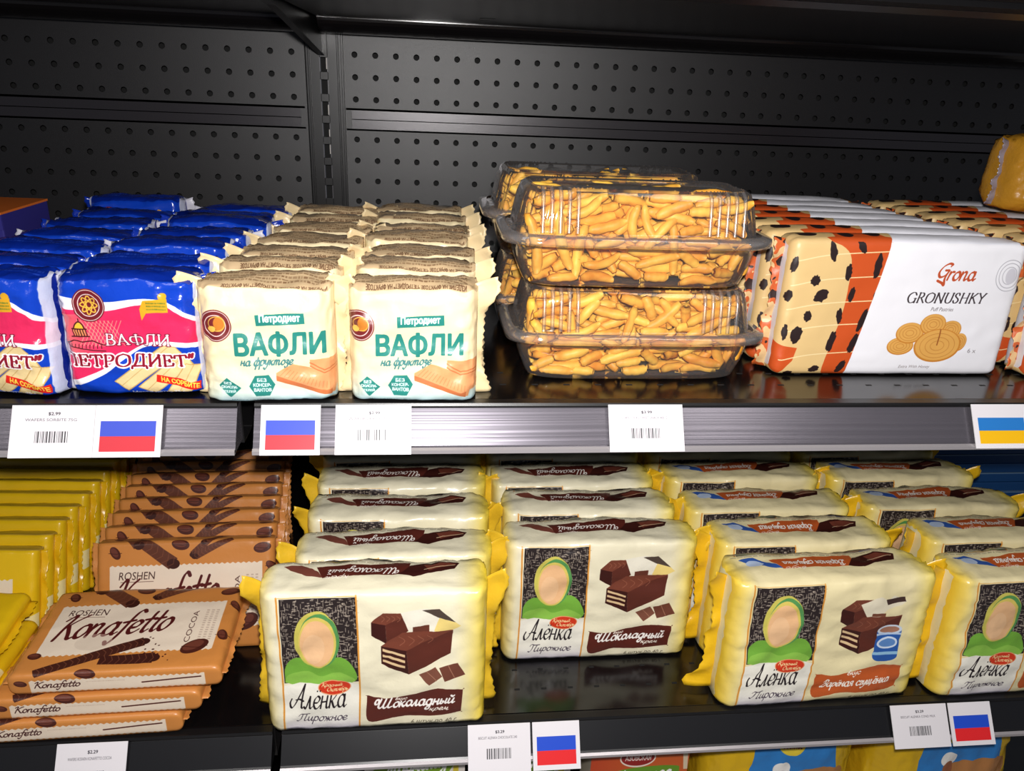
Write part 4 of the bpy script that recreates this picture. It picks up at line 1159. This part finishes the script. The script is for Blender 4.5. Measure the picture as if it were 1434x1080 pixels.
# upright ribs pressed into the lid near its corners, and the heavier hinge flange
def rib():
    V = []; F = []; K = 6; pts = [(-(CD-.0008), .0420), (-(CD-.0022), .050), (-(CD-.0048), .064), (-(CD-.0075), .0705), (-(CD-.0135), .0738)]
    for y, z in pts:
        for j in range(K+1):
            a = math.pi*j/K; V.append((.0015*math.cos(a), y-.0015*math.sin(a)*.9, z+.0005*math.sin(a)))
    for i in range(len(pts)-1):
        for j in range(K): F.append((i*(K+1)+j, (i+1)*(K+1)+j, (i+1)*(K+1)+j+1, i*(K+1)+j+1))
    return mesh_from('rib', V, F, M_CLEAR, True)
rib_me = rib(); rib_me.materials[0] = M_RIBC
flange_me = shell([(.0325, CW+.003, CD+.002, 0), (.0345, CW+.0088, CD+.0074, 0), (.0380, CW+.0092, CD+.0078, 0), (.0400, CW+.0088, CD+.0074, 0), (.0412, CW+.002, CD+.001, 0)], None)
flange_me.materials[0] = M_RIMC
# beading around the top of the lid
def beads():
    m = MB()
    verts = []; faces = []
    N = 150
    for i in range(N):
        a = 2*math.pi*i/N; x, y = sq(a, CW-.014, CD-.0115, 6)
        n = len(verts); r = .0011
        verts += [(x-r, y, .0735), (x, y-r, .0735), (x+r, y, .0735), (x, y+r, .0735), (x, y, .0746)]
        faces += [(n, n+1, n+4), (n+1, n+2, n+4), (n+2, n+3, n+4), (n+3, n, n+4)]
    return mesh_from('beading', verts, faces, M_CLEAR, True)
bead_me = beads()

M_STICK = new_mat('corn_stick', (.85, .47, .085), .50, 0, .4)
nt = M_STICK.node_tree; b = nt.nodes['Principled BSDF']
n = add_bump(M_STICK, 260, .35, .0008, 3)
cr = nt.nodes.new('ShaderNodeValToRGB'); e = cr.color_ramp.elements
e[0].position = .25; e[0].color = (*srgb((216, 132, 32)), 1); e[1].position = .75; e[1].color = (*srgb((252, 200, 82)), 1)
oi = nt.nodes.new('ShaderNodeObjectInfo'); ml = nt.nodes.new('ShaderNodeMath'); ml.operation = 'MULTIPLY_ADD'; ml.inputs[1].default_value = .25; ml.inputs[2].default_value = -.12
ad = nt.nodes.new('ShaderNodeMath'); ad.operation = 'ADD'
n2 = nt.nodes.new('ShaderNodeTexNoise'); n2.inputs['Scale'].default_value = 70; tc = nt.nodes.new('ShaderNodeTexCoord'); nt.links.new(tc.outputs['Object'], n2.inputs['Vector'])
nt.links.new(oi.outputs['Random'], ml.inputs[0]); nt.links.new(ml.outputs['Value'], ad.inputs[0]); nt.links.new(n2.outputs['Fac'], ad.inputs[1])
nt.links.new(ad.outputs['Value'], cr.inputs['Fac']); nt.links.new(cr.outputs['Color'], b.inputs['Base Color'])
b.inputs['Subsurface Weight'].default_value = 0

def stick_shape(L, r, bend, seed=0):
    """curved stick about its middle, along X"""
    R2 = random.Random(seed); V = []; F = []; n = 9; k = 8
    for i in range(n):
        t = i/(n-1)*2-1
        rr = r*(1-.35*abs(t)**6)*(1+.08*math.sin(i*2.1+seed)) if abs(t) < .999 else r*.55
        cx = L/2*t; cy = bend*(t*t-.4)
        for j in range(k):
            a = 2*math.pi*j/k; V.append((cx, cy+rr*math.cos(a), rr*math.sin(a)))
    for i in range(n-1):
        for j in range(k): F.append((i*k+j, (i+1)*k+j, (i+1)*k+(j+1) % k, i*k+(j+1) % k))
    F.append(tuple(range(k))[::-1]); F.append(tuple((n-1)*k+j for j in range(k)))
    return V, F
SR = .0040
shapes = []
for i in range(14):
    L = (.020, .024, .028, .031, .035, .040, .046)[i % 7]; bd = (.001, .003, .005, .0015)[i % 4]*(L/.04)
    V, F = stick_shape(L, SR*(1+.12*math.sin(i*3)), bd, i)
    shapes.append((L, V, F, mesh_from('corn_stick', V, F, M_STICK, True)))

def pack_sticks(seed, target):
    """sticks dropped at random into the hollow, kept apart like real ones"""
    R2 = np.random.RandomState(seed); S = []; PA = np.zeros((0, 3, 3))
    hz = (.0045, .0690)
    tries = 0
    while len(S) < target and tries < 26000:
        tries += 1
        si = R2.randint(len(shapes)); L = shapes[si][0]
        ph = 0 if tries < 1500 else 1 if tries < 9000 else 2
        if R2.rand() < (.5, .9, .4)[ph]: y = -CD+.0085+R2.rand()*.014     # most of what shows lies against the front
        else: y = (R2.rand()*2-1)*(CD-.012)
        z = hz[0]+R2.rand()*(hz[1]-hz[0]); x = (R2.rand()*2-1)*(CW-.010)
        az = R2.normal()*.35 + (math.pi if R2.rand() < .5 else 0); el = R2.normal()*.55
        if R2.rand() < .3: el = R2.normal()*1.1
        if ph == 0: z = hz[0]+R2.rand()*.004; el = R2.normal()*.06
        d = np.array([math.cos(az)*math.cos(el), math.sin(az)*math.cos(el), math.sin(el)])
        c = np.array([x, y, z]); P = np.array([c-d*L*.36, c, c+d*L*.36]); E2 = np.array([c-d*L*.5, c+d*L*.5])
        low = E2[:, 2].min(); hi = E2[:, 2].max()
        inset = .009+.0035*(abs(E2[:, 2]-.035)/.035)
        if low < hz[0] or hi > hz[1]: continue
        if (np.abs(E2[:, 0]) > CW-inset+.0015).any() or (np.abs(E2[:, 1]) > CD-inset+.002).any(): continue
        if len(PA):
            dd = np.linalg.norm(PA[:, :, None, :]-P[None, None], axis=3).min(axis=(1, 2))
            if dd.min() < SR*1.6: continue
        PA = np.concatenate([PA, P[None]])
        S.append((si, c, d, R2.rand()*6.28))
    return S

def stick_matrix(c, d, roll):
    q = Vector(d).to_track_quat('X', 'Z')
    return Matrix.Translation(Vector(c)) @ q.to_matrix().to_4x4() @ Matrix.Rotation(roll, 4, 'X')

sets = [pack_sticks(s, 360) for s in (1, 2)]
def container(x, y, z, label, yaw, S, single, glabel):
    r = empty('clear_container', (x, y, z)); r.rotation_euler = (0, 0, yaw)
    tag(r, label, 'container', 'clear containers of corn sticks')
    obj('tray', tray_me, r); obj('lid', lid_me, r); b_ = obj('beading', bead_me, r); b_['kind'] = 'stuff'; obj('flange', flange_me, r)
    for sd in (-1, 1):
        for k in range(5): obj('rib', rib_me, r, loc=(sd*(CW-.020-k*.0066), 0, 0))
    MW = Matrix.Translation((x, y, z)) @ Matrix.Rotation(yaw, 4, 'Z')
    order = sorted(range(len(S)), key=lambda i: S[i][1][1]-.25*S[i][1][2])
    ones = set(order[:single])
    V = []; F = []
    for i, (si, c, d, roll) in enumerate(S):
        M = stick_matrix(c, d, roll)
        if i in ones:
            o = bpy.data.objects.new('corn_stick', shapes[si][3]); COL.objects.link(o); o.matrix_world = MW @ M
            tag(o, glabel[0], 'snack', glabel[1])
        else:
            n = len(V); V += [tuple(M @ Vector(v)) for v in shapes[si][1]]; F += [tuple(n+k for k in f) for f in shapes[si][2]]
    if V:
        o = obj('corn_sticks', mesh_from('corn_sticks', V, F, M_STICK, True), None, (x, y, z), (0, 0, yaw))
        tag(o, glabel[2], 'snacks', None, 'stuff')
CX = .2955
container(CX-.001, .031+CD+.007, .0005, 'clear plastic container of corn sticks at the bottom of the front stack', 0, sets[0], 150,
          ('golden corn stick near the front of the bottom clear container', 'corn sticks in the bottom front container', 'mass of golden corn sticks deep in the bottom front container'))
container(CX-.006, .033+CD+.007, .0765, 'clear plastic container of corn sticks on top of the front stack', .0, sets[1], 150,
          ('golden corn stick near the front of the top clear container', 'corn sticks in the top front container', 'mass of golden corn sticks deep in the top front container'))
container(CX-.010, .145+CD, .0005, 'clear plastic container of corn sticks, bottom one behind the front stack', math.pi, sets[1], 0,
          (0, 0, 'golden corn sticks filling the bottom container of the rear stack'))
container(CX-.014, .145+CD, .0765, 'clear plastic container of corn sticks, top one behind the front stack', math.pi, sets[0], 0,
          (0, 0, 'golden corn sticks filling the top container of the rear stack'))

# ------------------------------------------------ price tickets and flag cards on the rails
M_EDGE = new_mat('card_edge', (.8, .8, .8), .6)
def card(name, x0, x1, zs, h, art, label, cat, side=0):
    """card in the rail; zs: height of the rail's top"""
    W = x1-x0
    m = print_mat(name+'_print', art, .35, .4, 0)
    me = mesh_from(name, [(-W/2,-.0004,-h),(W/2,-.0004,-h),(W/2,-.0004,0),(-W/2,-.0004,0),(-W/2,.0003,-h),(W/2,.0003,-h),(W/2,.0003,0),(-W/2,.0003,0)],
                   [(0,1,2,3),(5,4,7,6),(4,0,3,7),(1,5,6,2),(3,2,6,7),(4,5,1,0)], [m, M_EDGE], midx=[0,1,1,1,1,1],
                   uvs=[(0,0),(1,0),(1,1),(0,1),(0,0),(1,0),(1,1),(0,1)])
    dz = .0300 if zs > -.1 else .0268; tilt = math.atan2(.0192, dz); h = math.hypot(.0192, dz)*(.93 if zs > -.1 else .83)
    o = obj(name, me, None, ((x0+x1)/2, -.0052, (0 if zs > -.1 else -.31)+.0002), (-tilt, 0, side))
    tag(o, label, cat, {'price_ticket': 'price tickets on the shelf rails', 'flag_card': 'flag cards on the shelf rails'}[name])
    return o
def price_art(price, line, seed, gaps=(), faint=.8):
    A = Art(420, 300, (226, 222, 226)); G = (60, 56, 64)
    A.text(price, 185, 40, 245, 60, G, bold=1)
    A.text(line, 70, 76, 330, 92, (100, 94, 102))
    A.barcode(125, 150, 290, 215, (24, 22, 26), seed, gaps)
    return A
def flag_art(stripes, bg=(228, 224, 228)):
    A = Art(300, 300, bg); n = len(stripes); y0 = 92; h = (268-y0)/n
    for i, c in enumerate(stripes): A.rect(26, y0+i*h, 274, y0+(i+1)*h, c)
    return A
RU = [(58, 78, 190), (200, 50, 62)]
RU2 = [(34, 76, 200), (226, 40, 44)]
UA = [(40, 120, 196), (240, 184, 20)]
card('price_ticket', -.156, -.1015, 0, .0365, price_art('$2.99', 'WAFERS SORBITE 75G', 3), 'white price ticket with barcode on the upper rail under the blue packs', 'ticket')
card('flag_card', -.1012, -.0565, 0, .0365, flag_art(RU), 'white, blue and red flag card on the upper rail under the blue packs', 'card')
card('flag_card', .0105, .052, 0, .036, flag_art(RU), 'white, blue and red flag card on the upper rail under the beige packs', 'card', .0)
card('price_ticket', .0625, .1165, 0, .036, price_art('$2.99', 'WAFERS FRUCTOSE', 5, ((.42, .47), (.6, .66))), 'white price ticket on the upper rail under the beige packs', 'ticket')
card('price_ticket', .2625, .3195, 0, .0355, price_art('$3.99', 'CORN STICKS SWEET SNACK 400 G', 7, ((.4, .45),)), 'white price ticket on the upper rail under the clear containers', 'ticket')
card('flag_card', .5545, .602, .001, .035, flag_art(UA), 'blue and yellow flag card at the right end of the upper rail', 'card')
card('price_ticket', -.1795, -.123, -.31, .044, price_art('$2.29', 'WAFERS ROSHEN KONAFETTO COCOA', 9), 'white price ticket on the lower rail under the cocoa wafer packs', 'ticket')
card('price_ticket', .164, .2195, -.3105, .040, price_art('$3.29', 'BISCUIT ALENKA CHOCOLATE 240', 11), 'white price ticket on the lower rail below the bare shelf', 'ticket')
card('flag_card', .2215, .264, -.3105, .040, flag_art(RU2), 'white, blue and red flag card on the lower rail below the bare shelf', 'card')
card('price_ticket', .5615, .6175, -.3105, .038, price_art('$3.29', 'BISCUIT ALENKA COND MILK', 13), 'white price ticket on the lower rail under the orange-banner packs', 'ticket')
card('flag_card', .6195, .6625, -.3105, .038, flag_art(RU2), 'white, blue and red flag card on the lower rail under the orange-banner packs', 'card')

# ------------------------------------------------ odds and ends
def carton(name, size, loc, rot, mats, label, cat, flap=None, group=None):
    """folded carton: body, lid flap with a visible fold line"""
    w, d, h = size
    r = empty(name, loc, rot); tag(r, label, cat, group)
    m = MB(); m.box((-w/2, 0, 0), (w/2, d, h)); o = m.build('body', mats[0], r, bevel=.0012)
    if flap:
        m = MB(); m.box((-w/2-.0004, -.0006, h-.001), (w/2+.0004, d+.0006, h+.0010)); m.build('lid_flap', flap, r, bevel=.0004)
        m = MB(); m.box((-w/2-.0004, -.0010, h-.014), (w/2+.0004, -.0002, h-.001)); m.build('tuck_edge', mats[-1], r)
    return r
M_PURPLE = film_mat('indigo_card', (48, 44, 120), .5, .3, 0); M_ORANGE = film_mat('orange_card', (214, 110, 40), .5, .3, 0)
carton('biscuit_carton', (.12, .08, .094), (-.302, .198, .0005), (0, 0, -.05), [M_PURPLE, M_PURPLE], 'indigo carton with orange top edge behind the blue packs at the left', 'box', M_ORANGE)

# dark blue boxes stacked behind the cream packs at the right
M_NAVY = film_mat('navy_card', (30, 74, 128), .35, .5, 0); M_NAVY2 = film_mat('pale_card_edge', (110, 140, 170), .4, .5, 0)
tealA = Art(600, 80, (52, 110, 140)); tealA.spoly([(330, 0), (350, 60), (380, 70), (420, 62), (440, 0)], (190, 150, 100)); tealA.spoly([(345, 0), (362, 40), (400, 50), (425, 0)], (60, 120, 150))
for k in range(10):
    r = empty('navy_box', (.912+R.uniform(-.0015, .0015), .335+R.uniform(-.001, .001), ZL+.0008+k*.0145)); tag(r, f'flat dark blue box in the stack behind the cream packs, {(nth+["ninth"])[8-k+0] if k < 9 else "topmost"}{" from the top" if k < 9 else ""}'.replace('frontmost', 'first'), 'box', 'dark blue boxes stacked at the right')
    m = MB(); m.box((-.13, 0, 0), (.13, .16, .0128)); m.build('body', M_NAVY, r, bevel=.001)
    m = MB(); m.box((-.1305, -.0005, .0128), (.1305, .1605, .0139)); m.build('lid', M_NAVY2 if k % 2 else M_NAVY, r)

# soft yellow pack lying on top of the pastry packs at the right
def pouch(name, W, H, T, mats, label, cat, loc, rot, seed, group=None, uvw=None):
    r = empty(name, loc, rot); tag(r, label, cat, group)
    me = pack_body(W, H, T, T, mats, seed=seed, bulge=.006, topbulge=.004, rc=min(T, H)*.3, lend=T*.5, endt=.25, endh=.86, crease=.004, folds=.003)
    obj('wrapper', me, r)
    return r
M_OCHRE = film_mat('ochre_film', (196, 140, 40), .35, .5, .6); M_GREYF = film_mat('grey_clear_film', (150, 140, 150), .2, .6, .3)
r = pouch('biscuit_bag', .15, .068, .075, [M_OCHRE, M_OCHRE], 'ochre yellow pack lying on top of the pastry packs at the right photo edge', 'pack', (.748, .15, .124), (0, 0, .05), 4)
obj('end_seal', seal_mesh(.068, .075, -1, length=.010, mat=M_GREYF, seed=4, ear=.3, hf=.85, wav=.002), r, loc=(-.074, 0, 0))

# bottom shelf: jelly boxes and yellow bags, only their tops in view
def jelly_art(bg, lab, edge, word=True):
    A = Art(360, 540, bg); A.spoly([(0, 60), (60, 20), (180, 4), (330, 10), (300, 60), (310, 200), (200, 260), (0, 280)], lab)
    A.poly([(322, 0), (338, 0), (330, 300), (290, 300)], edge)
    return A
jA = jelly_art((226, 216, 206), (120, 158, 40), (214, 190, 60)); jA.script('Мармелад', 70, 6, 300, 72, (252, 250, 244), 12, nib=(.35, .8), rise=22)
jB = jelly_art((224, 214, 204), (108, 146, 34), (220, 196, 70)); jB.script('Мармелад', 60, 20, 290, 84, (252, 250, 244), 12, nib=(.35, .8), rise=24)
jC = Art(360, 540, (196, 72, 40)); jC.grad(0, 0, 360, 200, (196, 72, 40), (214, 130, 50), False, .9, .4); jC.ell(170, 38, 62, 26, (150, 34, 34)); jC.ring(170, 38, 66, 29, 5, (240, 226, 210))
jC.text('АЗОВСКАЯ', 124, 29, 218, 46, (244, 230, 220), bold=1); jC.spoly([(40, 90), (140, 70), (300, 66), (330, 90), (300, 220), (60, 240)], (104, 150, 40)); jC.script('Мармелад', 80, 80, 300, 130, (252, 250, 244), 10, nib=(.35, .8), rise=14); jC.poly([(330, 0), (350, 0), (360, 80), (345, 80)], (220, 200, 170))
ZB = -.60
for nm, x, w, A, lab in (('a', .117, .094, jA, 'green jelly box with white script, leftmost on the bottom shelf'), ('b', .2185, .096, jB, 'green jelly box with white script, next to the red one on the bottom shelf'), ('c', .3355, .098, jC, 'red and orange jelly box with oval badge on the bottom shelf')):
    mt = print_mat('jelly_'+nm, A, .4, .4, 0)
    r = empty('jelly_box', (x, .018, ZB+.001)); tag(r, lab, 'box', 'jelly boxes on the bottom shelf')
    h = .229; m = MB(); m.box((-w/2, .0006, 0), (w/2, .04, h)); m.build('body', film_mat('jelly_card', (200, 190, 170), .5, .3, 0), r, bevel=.001)
    obj('front_panel', mesh_from('front_panel', [(-w/2, 0, 0), (w/2, 0, 0), (w/2, 0, h), (-w/2, 0, h), (-w/2, .0008, 0), (w/2, .0008, 0), (w/2, .0008, h), (-w/2, .0008, h)], [(0, 1, 2, 3), (5, 4, 7, 6), (4, 0, 3, 7), (1, 5, 6, 2), (3, 2, 6, 7)], mt, uvs=[(0, 0), (1, 0), (1, 1), (0, 1)]*2), r)
def bag_art(seed):
    A = Art(.16*PPM*.8, .30*PPM*.8, (212, 170, 30))
    A.fr((0, 0, 100, 180), (0, 0, A.w, A.h)); A.spoly([(30, 20), (45, 14), (75, 16), (84, 60), (88, 110), (20, 110), (24, 60)], (50, 122, 190))
    A.poly([(30, 18), (44, 16), (46, 30), (30, 32)], (40, 40, 90)); A.ell(52, 30, 9, 7, (222, 196, 60)); A.text('ОВСЯНОЕ', 46, 28, 58, 33, (120, 30, 40), bold=1)
    A.spoly([(30, 62), (50, 50), (86, 48), (88, 64), (86, 80), (26, 80)], (176, 120, 70)); A.ell(46, 46, 6, 5, (240, 236, 230)); A.ell(46, 52, 4, 5, (150, 90, 60))
    A.spoly([(26, 84), (50, 66), (92, 68), (96, 90), (60, 100), (26, 100)], (40, 24, 22)); A.text('ПЕЧЕНЬЕ', 36, 72, 88, 84, (250, 240, 220), bold=1, rise=-4)
    return A
bagA = bag_art(1)
M_BAG = print_mat('bag_print', bagA, .22, .5, .5); M_BAGY = film_mat('bag_film', (212, 168, 28), .22, .5, .6)
for k, (x, lab) in enumerate(((.487, 'yellow cookie bag with blue picture on the bottom shelf, beside the red jelly box'), (.668, 'yellow cookie bag with blue picture on the bottom shelf, at the right'))):
    r = empty('cookie_bag', (x, .012, ZB+.001), (-.05, 0, (-.02, .03)[k])); tag(r, lab, 'bag', 'yellow cookie bags on the bottom shelf')
    me = pack_body(.160, .233, .075, .039, [M_BAG, M_BAGY], seed=7+k, bulge=.010, topbulge=.012, rc=.022, lend=.040, endt=.35, endh=.90, crease=.005, folds=.003)
    obj('wrapper', me, r)
# bag contents seen between: brown packs left of the first bag
brown = film_mat('brown_print_film', (120, 70, 40), .35, .5, .6)
r = pouch('brown_bag', .05, .20, .05, [brown, brown], 'brown patterned bag squeezed between jelly box and yellow bag', 'bag', (.394, .075, ZB+.001), (0, 0, 0), 9)

# lettering tool is no longer needed
bpy.data.objects.remove(_txt_obj)
